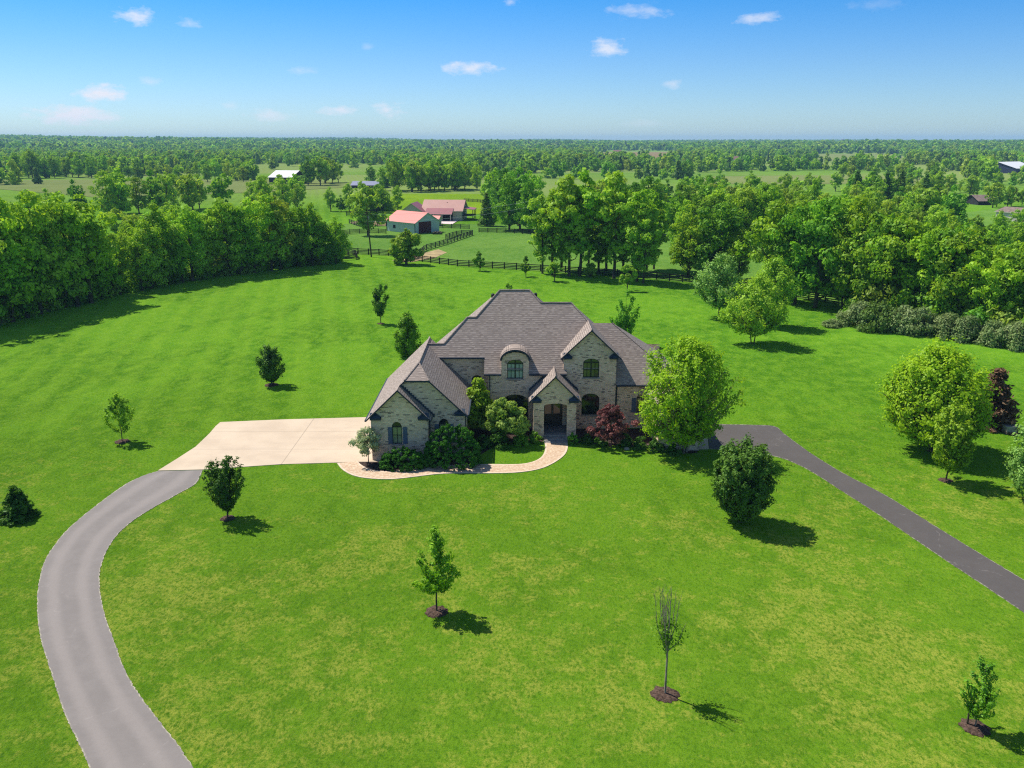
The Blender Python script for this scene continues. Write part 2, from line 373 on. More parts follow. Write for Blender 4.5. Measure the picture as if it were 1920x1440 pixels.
def trunk_segs(r, H, base, C, tr, nlimb, lean=0.02, multi=1, top=0.86):
    segs = []
    for mstem in range(multi):
        if multi > 1:
            a = 2 * np.pi * mstem / multi + r.uniform(-.3, .3); off = np.array([math.cos(a), math.sin(a)]) * tr * 1.3; spread = 0.14
        else: off = np.zeros(2); a = r.uniform(0, 6.28); spread = lean
        pts = []; nseg = 7
        for i in range(nseg + 1):
            f = i / nseg; z = f * H * top
            w = r.normal(0, 0.012 * H * f, 2)
            pts.append(np.array([off[0] + math.cos(a) * spread * z + w[0], off[1] + math.sin(a) * spread * z + w[1], z]))
        t0 = tr if multi == 1 else tr * 0.6
        rad = lambda f: t0 * (1 - 0.88 * f) + 0.012
        segs.append((pts[0] - np.array([0, 0, 0.15]), pts[0] + np.array([0, 0, 0.12]), t0 * 1.5, t0 * 1.08))
        for i in range(nseg): segs.append((pts[i], pts[i + 1], rad(i / nseg), rad((i + 1) / nseg)))
        if len(C):
            for c in C[r.choice(len(C), min(nlimb, len(C)), replace=False)]:
                zb = max(base * 0.8, c[2] - math.hypot(c[0], c[1]) * r.uniform(0.7, 1.3) - 0.2)
                zb = min(max(zb, base * 0.75), H * top * 0.95); f = zb / (H * top); i = min(int(f * nseg), nseg - 1); g = f * nseg - i
                p = pts[i] * (1 - g) + pts[i + 1] * g; rr = rad(f) * 0.5
                mid = p * 0.5 + c * 0.5 + np.array([0, 0, -0.04 * H]) * 0.5 + r.normal(0, 0.02 * H, 3)
                segs += [(p, mid, rr, rr * 0.6), (mid, c, rr * 0.6, 0.012)]
    return segs
def make_plant(seed, H, R, base, shape, leafm, nclump=60, nleaf=5000, leaf=0.3, clump_r=None, shell=0.55, tr=None, nlimb=16,
               multi=1, barkm='bark', sq=1.0, lob=0.16, aspect=1.7, curl=0.0, lean=0.02):
    r = np.random.default_rng(seed)
    clump_r = clump_r or R * 0.3
    C, P, N, var = crown_pts(r, H, R, base, shape, nclump, nleaf, clump_r, shell, sq, lob)
    V, Q = leaves(r, P, N, leaf, aspect, curl)
    cm = np_mesh('crown', V, Q, LM[leafm], var)
    tr = tr or H * 0.017
    V, Q = tubes_np(trunk_segs(r, H, base, C, tr, nlimb, lean, multi))
    tm = np_mesh('trunk', V, Q, M[barkm])
    return tm, cm
def branchy(seed, H, R, base, shape, leafm, nbr=60, nleaf=5000, leaf=.12, spread=.09, tr=None, barkm='bark', rise=1.0, lob=.2, twigs=3, multi=1, lean=.01, aspect=1.7, hang=0.0):
    """a tree drawn branch by branch: leaves sit along ascending branches and their side twigs"""
    r = np.random.default_rng(seed); ph = r.uniform(0, 6.28, 4); tr = tr or H * .016; segs, P, N, var, ends = [], [], [], [], []
    stems = []
    for m_ in range(multi):
        a = 2 * math.pi * m_ / multi + r.uniform(-.4, .4); stems.append((math.cos(a), math.sin(a)) if multi > 1 else (0, 0))
    sp_ = .13 * R / H * 3 if multi > 1 else 0
    axis = lambda k, z: np.array([stems[k][0] * (tr * 1.2 + sp_ * z), stems[k][1] * (tr * 1.2 + sp_ * z), z])
    for i in range(nbr):
        for _ in range(20):
            t = r.uniform(.0, 1.0)
            if r.uniform() < prof(shape, np.array(t)) + .12: break
        a = r.uniform(0, 6.28); er = R * float(prof(shape, np.array(t))) * (1 + lob * (math.sin(2 * a + ph[0] + 3 * t) + .8 * math.sin(3 * a + ph[1] - 6 * t)) / 1.5) * r.choice([1., 1.0, .9, .75, .5]); ez = base + t * (H - base)
        z0 = max(base * .8, ez - er * rise * r.uniform(.7, 1.3) - .05 * H); z0 = min(z0, H * .93); k = r.integers(0, multi); p = axis(k, z0); e = np.array([math.cos(a) * er, math.sin(a) * er, ez]); q = p * .5 + e * .5 + np.array([math.cos(a) * er * .12, math.sin(a) * er * .12, -.03 * H])
        f0 = 1 - .85 * z0 / H; rr = tr * f0 * .45; segs += [(p, q, rr, rr * .6), (q, e, rr * .6, .006)]; tone = r.uniform(0, 1)
        subs = [(p, q, e)]
        for j in range(twigs):
            f = r.uniform(.3, .95); b = q * (1 - f) + e * f if f > .5 else p * (1 - f) + q * f; ln = .22 * R * r.uniform(.5, 1.4); d = unit((e - p)[None] / (np.linalg.norm(e - p) + 1e-6) + r.normal(0, .6, (1, 3)))[0]; d[2] += .25 - hang; te = b + d * ln; subs.append((b, (b + te) / 2 + [0, 0, .02], te)); segs.append((b, te, rr * .3 + .004, .003))
        k_ = max(4, int(nleaf / nbr)); w = np.array([2.2] + [1.0] * twigs); ch = r.choice(len(subs), k_, p=w / w.sum())
        for c_ in range(len(subs)):
            n_ = int((ch == c_).sum())
            if not n_: continue
            A_, B_, C_ = subs[c_]; s = r.uniform(.28 if c_ == 0 else .1, 1.04, (n_, 1)); pt = np.where(s < .5, A_ + (B_ - A_) * s * 2, B_ + (C_ - B_) * (s - .5) * 2); off = r.normal(0, spread, (n_, 3)); P.append(pt + off); N.append(unit(off) * .8 + r.normal(0, .35, (n_, 3)) + unit((pt - [0, 0, base + (H - base) * .4]) + 1e-6) * .7 + [0, 0, .3]); var.append(np.clip(.5 * tone + .5 * r.uniform(0, 1, n_), 0, 1))
    for k in range(multi):
        t0 = tr if multi == 1 else tr * .62; zz = np.linspace(0, H * (.93 if multi == 1 else .75), 8); pts = [axis(k, z) + (np.append(r.normal(0, .006 * H, 2), 0) if z > 0 else 0) for z in zz]; segs.append((pts[0] - [0, 0, .15], pts[0] + [0, 0, .1], t0 * 1.5, t0 * 1.05))
        for i in range(7): segs.append((pts[i], pts[i + 1], t0 * (1 - .13 * i), t0 * (1 - .13 * (i + 1)) + .004))
    P = np.concatenate(P); V, Q = leaves(r, P, np.concatenate(N), leaf, aspect); cm = np_mesh('crown', V, Q, LM[leafm], np.concatenate(var)); V, Q = tubes_np(segs, 5); return np_mesh('trunk', V, Q, M[barkm]), cm
def conifer(seed, H, R, leafm, nleaf=3500, leaf=0.3, droop=0.25, base=0.1):
    r = np.random.default_rng(seed); layers = int(10 + H * 0.6); P, N, var, C = [], [], [], []
    for i in range(layers):
        t = i / layers; z = base * H + (1 - base) * H * t; rr = R * (1 - t) ** 0.85 + 0.08; nb = max(4, int(9 * (1 - t) + 4))
        for b in range(nb):
            a = r.uniform(0, 6.28); ln = rr * r.uniform(0.7, 1.12); k = max(4, int(nleaf / layers / nb * 2 * (0.2 + 1 - t))); s = r.uniform(0.05, 1, k) ** 0.6
            wdt = 0.22 * ln * (1 - s) + 0.10 * R
            p = np.stack([np.cos(a) * ln * s, np.sin(a) * ln * s, z - droop * ln * s + 0.05 * H * s ** 3 * 0.5], 1) + r.normal(0, 1, (k, 3)) * wdt[:, None] * np.array([0.6, 0.6, 0.35])
            P.append(p); N.append(r.normal(0, 0.6, (k, 3)) + np.array([math.cos(a) * 0.4, math.sin(a) * 0.4, 0.8])); var.append(np.clip(r.uniform(0, 1) * 0.5 + r.uniform(0, 0.5, k), 0, 1))
            C.append(p[-1])
    P = np.concatenate(P); V, Q = leaves(r, P, np.concatenate(N), leaf, 2.4)
    cm = np_mesh('crown', V, Q, LM[leafm], np.concatenate(var))
    V, Q = tubes_np(trunk_segs(r, H, base * H, np.zeros((0, 3)), H * 0.018, 0, 0.005, 1, 0.96)); return np_mesh('trunk', V, Q, M['bark']), cm

def place(meshes, name, loc, label, cat='tree', group=None, rz=0.0, scale=1.0, zs=1.0):
    e = empty(name, loc, label, cat, group, rz, scale); e.scale = (scale, scale, scale * zs)
    link('trunk', meshes[0], e); link('crown', meshes[1], e); return e
def height_at(px, pytop, Y): return atY(px, pytop, Y)[1]
def disc(name, x, y, r0, mat, seed=0, label=None, z=0.02, sx=1.0):
    """a low, ragged heap of mulch: a shallow dome, not a flat sheet"""
    r = np.random.default_rng(seed); n = 28; mb = MB(); rings = [1.0, 0.8, 0.5]; hs = [0.0, 0.05, 0.08]; P = []
    ph = r.uniform(0.86, 1.12, n)
    for k, h in zip(rings, hs): P.append([(math.cos(2 * math.pi * i / n) * r0 * k * ph[i] * sx, math.sin(2 * math.pi * i / n) * r0 * k * ph[i], z + h + (r.uniform(-.015, .015) if h else 0)) for i in range(n)])
    for a in range(2):
        for i in range(n): mb.poly([P[a][i], P[a][(i + 1) % n], P[a + 1][(i + 1) % n], P[a + 1][i]])
    mb.poly(P[2]); o = mb.build(name, mat, at=(x, y, 0), smooth=True); return tag(o, label, 'mulch', None, 'stuff')

# ------------------------------------------------------------------ ground, driveways, walk
def smooth01(x, a, b):
    t = min(1, max(0, (x - a) / (b - a))); return t * t * (3 - 2 * t)
def terrain(x, y):
    """flat round the house, gently rolling country beyond, a wooded rise on the left horizon"""
    d = math.hypot(x, y); w = smooth01(d, 750, 3200)
    if w <= 0: return 0.0
    a = math.atan2(x, max(y, 1.0))
    h = 7 + 5.5 * math.sin(x / 420 + 1.0) * math.sin(y / 480 + 0.5) + 4.5 * math.sin(y / 330 + x / 900) + 2.6 * math.sin(x / 190 - y / 260)
    h += 17 * smooth01(d, 1300, 4200) * smooth01(-a, -0.06, 0.50)
    h += 6 * smooth01(d, 3500, 6000)
    return h * w
def ground_sheet():
    xs = sorted(set([0] + [s * v for s in (-1, 1) for v in (40, 90, 160, 260, 400, 560, 740)] + [s * v for s in (-1, 1) for v in range(900, 8001, 170)]))
    ys = [-300, -60, 0, 60, 120, 200, 300, 450, 600, 740] + list(range(880, 9000, 130))
    V = [(x, y, terrain(x, y)) for y in ys for x in xs]; nx = len(xs)
    F = [(j * nx + i, j * nx + i + 1, (j + 1) * nx + i + 1, (j + 1) * nx + i) for j in range(len(ys) - 1) for i in range(nx - 1)]
    me = bpy.data.meshes.new('ground'); me.from_pydata(V, [], F); me.materials.append(M['lawn'])
    me.polygons.foreach_set('use_smooth', [True] * len(F))
    o = link('ground', me); tag(o, kind='structure'); return o
ground_sheet()

def densify(pts, step):
    out = []
    for i in range(len(pts) - 1):
        a, b = np.array(pts[i]), np.array(pts[i + 1]); n = max(1, int(np.linalg.norm(b - a) / step))
        out += [tuple(a + (b - a) * k / n) for k in range(n)]
    out.append(tuple(pts[-1])); return out
def catmull(pts, n=8):
    P = [np.array(p, float) for p in pts]; P = [2 * P[0] - P[1]] + P + [2 * P[-1] - P[-2]]; out = []
    for i in range(1, len(P) - 2):
        for k in range(n):
            t = k / n
            out.append(tuple(0.5 * ((2 * P[i]) + (-P[i - 1] + P[i + 1]) * t + (2 * P[i - 1] - 5 * P[i] + 4 * P[i + 1] - P[i + 2]) * t * t + (-P[i - 1] + 3 * P[i] - 3 * P[i + 1] + P[i + 2]) * t ** 3)))
    out.append(tuple(P[-2])); return out
def ragged(pts, amp, seed, skip=()):
    r = np.random.default_rng(seed); o = []
    for i, p in enumerate(pts): o.append((p[0] + r.normal(0, amp), p[1] + r.normal(0, amp)))
    o[0] = pts[0]; o[-1] = pts[-1]; return o
def resample(pts, n):
    P = np.array(pts); d = np.concatenate([[0], np.cumsum(np.linalg.norm(np.diff(P, axis=0), axis=1))]); s = np.linspace(0, d[-1], n)
    return np.stack([np.interp(s, d, P[:, 0]), np.interp(s, d, P[:, 1])], 1)
def strip(name, left, right, mat, z, n=160, cross=8, amp=0.03, seed=1, th=0.06):
    """a paved strip between two edges; u runs across it, v along it"""
    L = resample(left, n); R = resample(right, n); r = np.random.default_rng(seed)
    L[1:-1] += r.normal(0, amp, (n - 2, 2)); R[1:-1] += r.normal(0, amp, (n - 2, 2))
    V, F, UV = [], [], []
    acc = 0.0
    for i in range(n):
        if i: acc += np.linalg.norm((L[i] + R[i]) / 2 - (L[i - 1] + R[i - 1]) / 2)
        for k in range(cross + 1):
            p = L[i] * (1 - k / cross) + R[i] * k / cross; V.append((p[0], p[1], z)); UV.append((k / cross, acc))
    w = cross + 1
    for i in range(n - 1):
        for k in range(cross): F.append((i * w + k, i * w + k + 1, (i + 1) * w + k + 1, (i + 1) * w + k))
    b = len(V)
    for i in range(n):
        for k in (0, cross): V.append((V[i * w + k][0], V[i * w + k][1], z - th)); UV.append(UV[i * w + k])
    for i in range(n - 1):
        F.append((i * w, (i + 1) * w, b + 2 * (i + 1), b + 2 * i)); F.append((i * w + cross, b + 2 * i + 1, b + 2 * (i + 1) + 1, (i + 1) * w + cross))
    me = bpy.data.meshes.new(name); me.from_pydata(V, [], F); me.materials.append(mat); uv = me.uv_layers.new(name='UVMap')
    for p in me.polygons:
        for li in p.loop_indices: uv.data[li].uv = UV[me.loops[li].vertex_index]
    o = link(name, me); return o
def asphalt(name, base, worn, edge, tracks=True):
    m, t = new_mat(name); uv = t.nd('ShaderNodeTexCoord').outputs['UV']; geo = t.nd('ShaderNodeNewGeometry').outputs['Position']
    s = t.nd('ShaderNodeSeparateXYZ', {0: uv}); u = s.outputs[0]
    n = t.noise(geo, 0.5, 5, 0.6); f = t.noise(geo, 14, 5, 0.75); n2 = t.noise(geo, 2.2, 6, 0.7)
    uu = t.m('ADD', u, t.m('MULTIPLY', t.m('SUBTRACT', n, 0.5), 0.10))
    c = t.mix(t.ss(t.m('ADD', t.m('MULTIPLY', n, 0.6), t.m('MULTIPLY', n2, 0.4)), 0.38, 0.62), c4(*base), c4(*[v * 1.12 for v in base]))
    if tracks:
        a = t.m('ABSOLUTE', t.m('SUBTRACT', t.m('ABSOLUTE', t.m('SUBTRACT', uu, 0.48)), 0.24))
        tr = t.m('SUBTRACT', 1.0, t.ss(a, 0.02, 0.16)); c = t.mix(t.m('MULTIPLY', tr, 0.55), c, c4(*worn))
    e = t.ss(t.m('ABSOLUTE', t.m('SUBTRACT', u, 0.5)), 0.475, 0.498); c = t.mix(t.m('MULTIPLY', e, t.ss(t.noise(geo, 3.0, 4, 0.7), 0.42, 0.6)), c, c4(*edge))
    vo = t.nd('ShaderNodeTexVoronoi', {'Vector': t.nd('ShaderNodeMapping', {'Vector': t.nd('ShaderNodeVectorMath', {0: geo, 1: t.nd('ShaderNodeTexNoise', {'Vector': geo, 'Scale': 0.8}).outputs[1]}, operation='ADD').outputs[0], 'Scale': (.16, .16, .16)}).outputs[0], 'Scale': 1.0}, feature='DISTANCE_TO_EDGE').outputs[0]
    cr = t.m('MULTIPLY', t.m('SUBTRACT', 1.0, t.ss(vo, 0.0, 0.009)), t.ss(n2, 0.50, 0.6)); c = t.mix(t.m('MULTIPLY', cr, 0.22), c, c4(0.34, 0.31, 0.29))
    c = t.mix(t.m('MULTIPLY', t.ss(f, 0.45, 0.7), 0.15), c, c4(*[v * 0.6 for v in base]))
    t.out(t.prin(c, 0.85, t.bump(f, 0.25, 0.02), 0.25)); return m
M['asphalt'] = asphalt('asphalt', (0.180, 0.160, 0.150), (0.262, 0.230, 0.214), (0.42, 0.38, 0.28))
M['asphalt_new'] = asphalt('asphalt_new', (0.080, 0.071, 0.067), (0.15, 0.13, 0.12), (0.36, 0.34, 0.24), False)
Lp = [(190, 1530), (167, 1440), (147, 1393), (123, 1343), (103, 1283), (88, 1237), (75, 1190), (70, 1143), (72, 1100), (82, 1057), (104, 1020), (133, 987), (187, 943), (233, 910), (267, 893), (295, 884)]
Rp = [(420, 1530), (363, 1440), (340, 1405), (297, 1350), (253, 1290), (230, 1247), (213, 1200), (195, 1147), (187, 1100), (190, 1060), (207, 1021), (233, 990), (273, 961), (333, 927), (367, 907), (380, 882)]
o = strip('driveway', catmull([G(*p) for p in Lp]), catmull([G(*p) for p in Rp]), M['asphalt'], 0.028, n=320, amp=0.016); tag(o, kind='structure')
Up = [(1325, 796), (1360, 796), (1410, 797), (1453, 800), (1472, 815), (1520, 850), (1580, 887), (1660, 929), (1747, 983), (1840, 1040), (1920, 1088), (2040, 1165)]
Dp = [(1330, 842), (1367, 844), (1390, 845), (1407, 847), (1460, 858), (1493, 870), (1527, 888), (1580, 922), (1647, 965), (1757, 1040), (1920, 1149), (2040, 1235)]
o = strip('side_driveway', catmull([G(*p) for p in Up]), catmull([G(*p) for p in Dp]), M['asphalt_new'], 0.028, n=220, amp=0.014, seed=4); tag(o, kind='structure')

def concrete():
    m, t = new_mat('concrete'); geo = t.nd('ShaderNodeNewGeometry').outputs['Position']; s = t.nd('ShaderNodeSeparateXYZ', {0: geo})
    n = t.noise(geo, 0.35, 5, 0.6); f = t.noise(geo, 6, 6, 0.7)
    c = t.mix(t.ss(n, 0.3, 0.7), c4(0.47, 0.37, 0.27), c4(0.55, 0.44, 0.325)); c = t.mix(t.m('MULTIPLY', t.ss(f, 0.5, 0.75), 0.15), c, c4(0.42, 0.35, 0.28))
    st = t.ss(t.noise(t.nd('ShaderNodeMapping', {'Vector': geo, 'Scale': (0.12, 1.2, 1)}).outputs[0], 1.0, 5, 0.6), 0.52, 0.68); c = t.mix(t.m('MULTIPLY', st, 0.22), c, c4(0.40, 0.32, 0.25)); sp = t.ss(t.noise(geo, 1.1, 7, 0.75, 0.6), 0.62, 0.74); c = t.mix(t.m('MULTIPLY', sp, 0.28), c, c4(0.30, 0.24, 0.19))
    for ax, vals in ((0, (-17.8,)), (1, (65.0, 69.3))):
        for v in vals:
            j = t.m('LESS_THAN', t.m('ABSOLUTE', t.m('SUBTRACT', s.outputs[ax], v)), 0.035 if ax == 0 else 0.05); c = t.mix(t.m('MULTIPLY', j, 0.6 if ax == 0 else 0.42), c, c4(0.24, 0.19, 0.14))
    t.out(t.prin(c, 0.8, t.bump(f, 0.12, 0.01), 0.3)); return m
M['concrete'] = concrete()
def flat_poly(name, pts, mat, z, th=0.06):
    mb = MB(); vs = [Vector((p[0], p[1], 0)) for p in pts]
    for tri in tessellate_polygon([vs]):
        a, b, c = (vs[i] for i in tri)
        if (b - a).cross(c - a).z < 0: b, c = c, b
        mb.poly([(a.x, a.y, z), (b.x, b.y, z), (c.x, c.y, z)])
    n = len(pts)
    for i in range(n):
        a, b = pts[i], pts[(i + 1) % n]; mb.poly([(a[0], a[1], z), (b[0], b[1], z), (b[0], b[1], z - th), (a[0], a[1], z - th)])
    o = mb.build(name, mat); tag(o, kind='structure'); return o
pad = [G(296, 883), G(333, 860), G(367, 838), G(393, 813), G(404, 800), G(413, 792), G(530, 787), G(640, 784), (-10.0, 73.6), (-10.0, 62.2), G(672, 866.5), G(630, 868), G(527, 871), G(440, 877), G(380, 881)]
flat_poly('parking_pad', densify(pad, 2.0), M['concrete'], 0.036)
flat_poly('garage_apron', [G(1311, 796), G(1324, 797), G(1329, 842), G(1311, 843)], M['concrete'], 0.036)
def paver():
    m, t = new_mat('paver_walk'); geo = t.nd('ShaderNodeNewGeometry').outputs['Position']
    b = t.nd('ShaderNodeTexBrick', {'Vector': geo, 'Color1': c4(0.47, 0.30, 0.185), 'Color2': c4(0.55, 0.405, 0.27), 'Mortar': c4(0.34, 0.24, 0.18), 'Scale': 1.0, 'Mortar Size': 0.012, 'Brick Width': 0.24, 'Row Height': 0.12, 'Bias': 0.0})
    n = t.noise(geo, 5.0, 5, 0.7); c = t.mix(t.ss(n, 0.45, 0.62), b.outputs[0], c4(0.58, 0.46, 0.34)); t.out(t.prin(c, 0.85, t.bump(n, 0.2, 0.02), 0.2)); return m
M['paver'] = paver(); M['paver_edge'] = plain('paver_edge', (0.60, 0.46, 0.35), 0.85, 0.2)
Wo = [(632, 869), (642, 881), (662, 892), (690, 897.5), (732, 899), (770, 895.5), (820, 889.5), (870, 887.5), (920, 888), (970, 886.5), (1007, 881), (1032, 872), (1055, 857), (1064, 843), (1064, 827)]
Wi = [(671, 866), (680, 874), (700, 882), (732, 884.5), (752, 882.5), (770, 880.5), (820, 874.5), (857, 872), (920, 871), (970, 871), (995, 867.5), (1012, 860), (1020, 850), (1022, 840), (1021, 827)]
wo, wi = resample(catmull([G(*p) for p in Wo]), 90), resample(catmull([G(*p) for p in Wi]), 90)
mb = MB()
for i in range(89):
    a, b, c, d = wo[i], wo[i + 1], wi[i + 1], wi[i]
    e = lambda p, q, f: (p[0] * (1 - f) + q[0] * f, p[1] * (1 - f) + q[1] * f, 0.044)
    for f0, f1, mi in ((0, .09, 1), (.09, .91, 0), (.91, 1, 1)): mb.poly([e(a, d, f0), e(b, c, f0), e(b, c, f1), e(a, d, f1)], mi)
    mb.poly([(a[0], a[1], .044), (b[0], b[1], .044), (b[0], b[1], -.02), (a[0], a[1], -.02)], 1)
tag(mb.build('walkway', [M['paver'], M['paver_edge']]), kind='structure')
# planting beds along the front of the house
bed1 = [(wi[i][0], wi[i][1]) for i in range(0, 38, 3)] + [G(880, 869), G(905, 850), G(925, 838), G(1000, 830), G(1019, 829)] + [(2.0, 70.2), (-10.9, 70.2), (-10.9, 62.5)]
flat_poly('left_planting_bed', bed1, M['bed'], 0.016)
bed2 = [G(1068, 829), G(1110, 832), G(1160, 836), G(1215, 840), G(1260, 850), G(1300, 850), (14.9, 64.3), (14.9, 70.2), (5.3, 70.2)]
flat_poly('right_planting_bed', bed2, M['bed'], 0.016)

# ------------------------------------------------------------------ the house
KS = 0.986                                   # the plan below was drawn a little large; K brings it to size
ZG = HC - HC / KS                            # ground level in plan heights
def K(p): return (p[0] * KS, p[1] * KS, HC - KS * (HC - p[2]))
def brick(name, c1, c2, dark, mortar, wd=0.27, rh=0.10):
    m, t = new_mat(name); uv = t.nd('ShaderNodeTexCoord').outputs['UV']
    s = t.nd('ShaderNodeSeparateXYZ', {0: uv}); row = t.m('FLOOR', t.m('DIVIDE', s.outputs[1], rh))
    off = t.m('MULTIPLY', t.m('FRACT', t.m('MULTIPLY', t.m('SINE', t.m('MULTIPLY', row, 12.9898)), 43758.5)), wd)
    col = t.m('FLOOR', t.m('DIVIDE', t.m('ADD', s.outputs[0], off), wd))
    cv = t.nd('ShaderNodeCombineXYZ', {0: col, 1: row}).outputs[0]
    wn = t.nd('ShaderNodeTexWhiteNoise', {0: cv}, noise_dimensions='2D'); v = wn.outputs[0]
    big = t.noise(uv, 0.45, 3, 0.5)
    c = t.mix(v, c4(*c1), c4(*c2)); c = t.mix(t.m('MULTIPLY', t.ss(big, 0.35, 0.65), 0.35), c, c4(*[x * 0.85 for x in c1]))
    v2 = t.nd('ShaderNodeTexWhiteNoise', {0: t.nd('ShaderNodeVectorMath', {0: cv, 1: (17.3, 5.1, 0)}, operation='ADD').outputs[0]}, noise_dimensions='2D').outputs[0]
    c = t.mix(t.m('MULTIPLY', t.m('GREATER_THAN', v2, 0.89), 0.8), c, c4(*dark)); c = t.mix(t.m('MULTIPLY', t.m('LESS_THAN', v2, 0.16), 0.5), c, c4(0.50, 0.35, 0.25))
    fr = t.m('FRACT', t.m('DIVIDE', s.outputs[1], rh)); fc = t.m('FRACT', t.m('DIVIDE', t.m('ADD', s.outputs[0], off), wd))
    mo = t.m('MAXIMUM', t.m('LESS_THAN', fr, 0.12), t.m('LESS_THAN', fc, 0.05)); c = t.mix(t.m('MULTIPLY', mo, 0.8), c, c4(*mortar))
    t.out(t.prin(c, 0.9, t.bump(t.m('SUBTRACT', 1.0, mo), 0.4, 0.01), 0.15)); return m
M['brick'] = brick('brick', (0.64, 0.45, 0.325), (0.86, 0.655, 0.49), (0.16, 0.12, 0.11), (0.76, 0.60, 0.45))
def shingles(name, cols, rh=0.20, wd=0.24, contrast=1.0):
    m, t = new_mat(name); uv = t.nd('ShaderNodeTexCoord').outputs['UV']; s = t.nd('ShaderNodeSeparateXYZ', {0: uv})
    row = t.m('FLOOR', t.m('DIVIDE', s.outputs[1], rh)); off = t.m('MULTIPLY', t.m('FRACT', t.m('MULTIPLY', t.m('SINE', t.m('MULTIPLY', row, 78.233)), 4375.5)), 3.0)
    x = t.m('DIVIDE', t.m('ADD', s.outputs[0], off), wd); cv = t.nd('ShaderNodeCombineXYZ', {0: t.m('FLOOR', x), 1: row}).outputs[0]
    v = t.nd('ShaderNodeTexWhiteNoise', {0: cv}, noise_dimensions='2D').outputs[0]
    c = t.mix(v, c4(*cols[0]), c4(*cols[1])); big = t.noise(uv, 0.5, 5, 0.6); c = t.mix(t.m('MULTIPLY', t.ss(big, 0.4, 0.65), 0.3), c, c4(*cols[2]))
    fr = t.m('FRACT', t.m('DIVIDE', s.outputs[1], rh)); ln = t.m('SUBTRACT', 1.0, t.ss(fr, 0.05, 0.42))
    br = t.m('GREATER_THAN', v, 0.42)
    c = t.mix(t.m('MULTIPLY', t.m('MULTIPLY', ln, t.m('ADD', 0.35, t.m('MULTIPLY', br, 0.65))), 0.85 * contrast), c, c4(0.035, 0.022, 0.024))
    g = t.noise(uv, 30, 3, 0.7); c = t.mix(t.m('MULTIPLY', g, 0.25), c, c4(*[q * 0.6 for q in cols[0]]))
    t.out(t.prin(c, 0.85, t.bump(t.m('ADD', fr, t.m('MULTIPLY', v, 0.4)), 0.5, 0.02), 0.3)); return m
M['shingle'] = shingles('shingle', [(0.245, 0.195, 0.170), (0.43, 0.35, 0.305), (0.29, 0.235, 0.205)])
M['trim'] = plain('dark_trim', (0.022, 0.034, 0.055), 0.6, 0.3, var=0.2)
M['slate_trim'] = plain('slate_trim', (0.030, 0.048, 0.075), 0.55, 0.3, var=0.25)
M['shutter'] = plain('shutter_blue', (0.085, 0.115, 0.185), 0.6, 0.3, var=0.12)
M['frame'] = plain('window_frame', (0.012, 0.016, 0.014), 0.5, 0.4)
M['stone'] = plain('porch_stone', (0.30, 0.27, 0.25), 0.85, 0.2, var=0.2)
M['soffit'] = plain('soffit', (0.10, 0.11, 0.13), 0.7, 0.2)
M['garage_door'] = plain('garage_door_paint', (0.55, 0.50, 0.43), 0.6, 0.3)
def glass(name, col, tint2):
    m, t = new_mat(name); tc = t.nd('ShaderNodeTexCoord').outputs['Object']; n = t.noise(tc, 1.3, 3, 0.5)
    t.out(t.prin(t.mix(t.ss(n, 0.4, 0.6), c4(*col), c4(*tint2)), 0.08, None, 0.6)); return m
M['glass_reflect_pale'] = glass('glass_reflect_pale', (0.26, 0.36, 0.31), (0.32, 0.42, 0.36))  # pale teal base colour paints the grass reflection into the dormer pane
M['glass_reflect_green'] = glass('glass_reflect_green', (0.085, 0.115, 0.045), (0.13, 0.15, 0.06))  # lawn reflected in the panes, painted as a green base colour
M['glass_dark'] = glass('glass_dark', (0.010, 0.014, 0.016), (0.02, 0.025, 0.024))
M['glass_blind'] = glass('glass_blind', (0.26, 0.29, 0.15), (0.32, 0.34, 0.20))

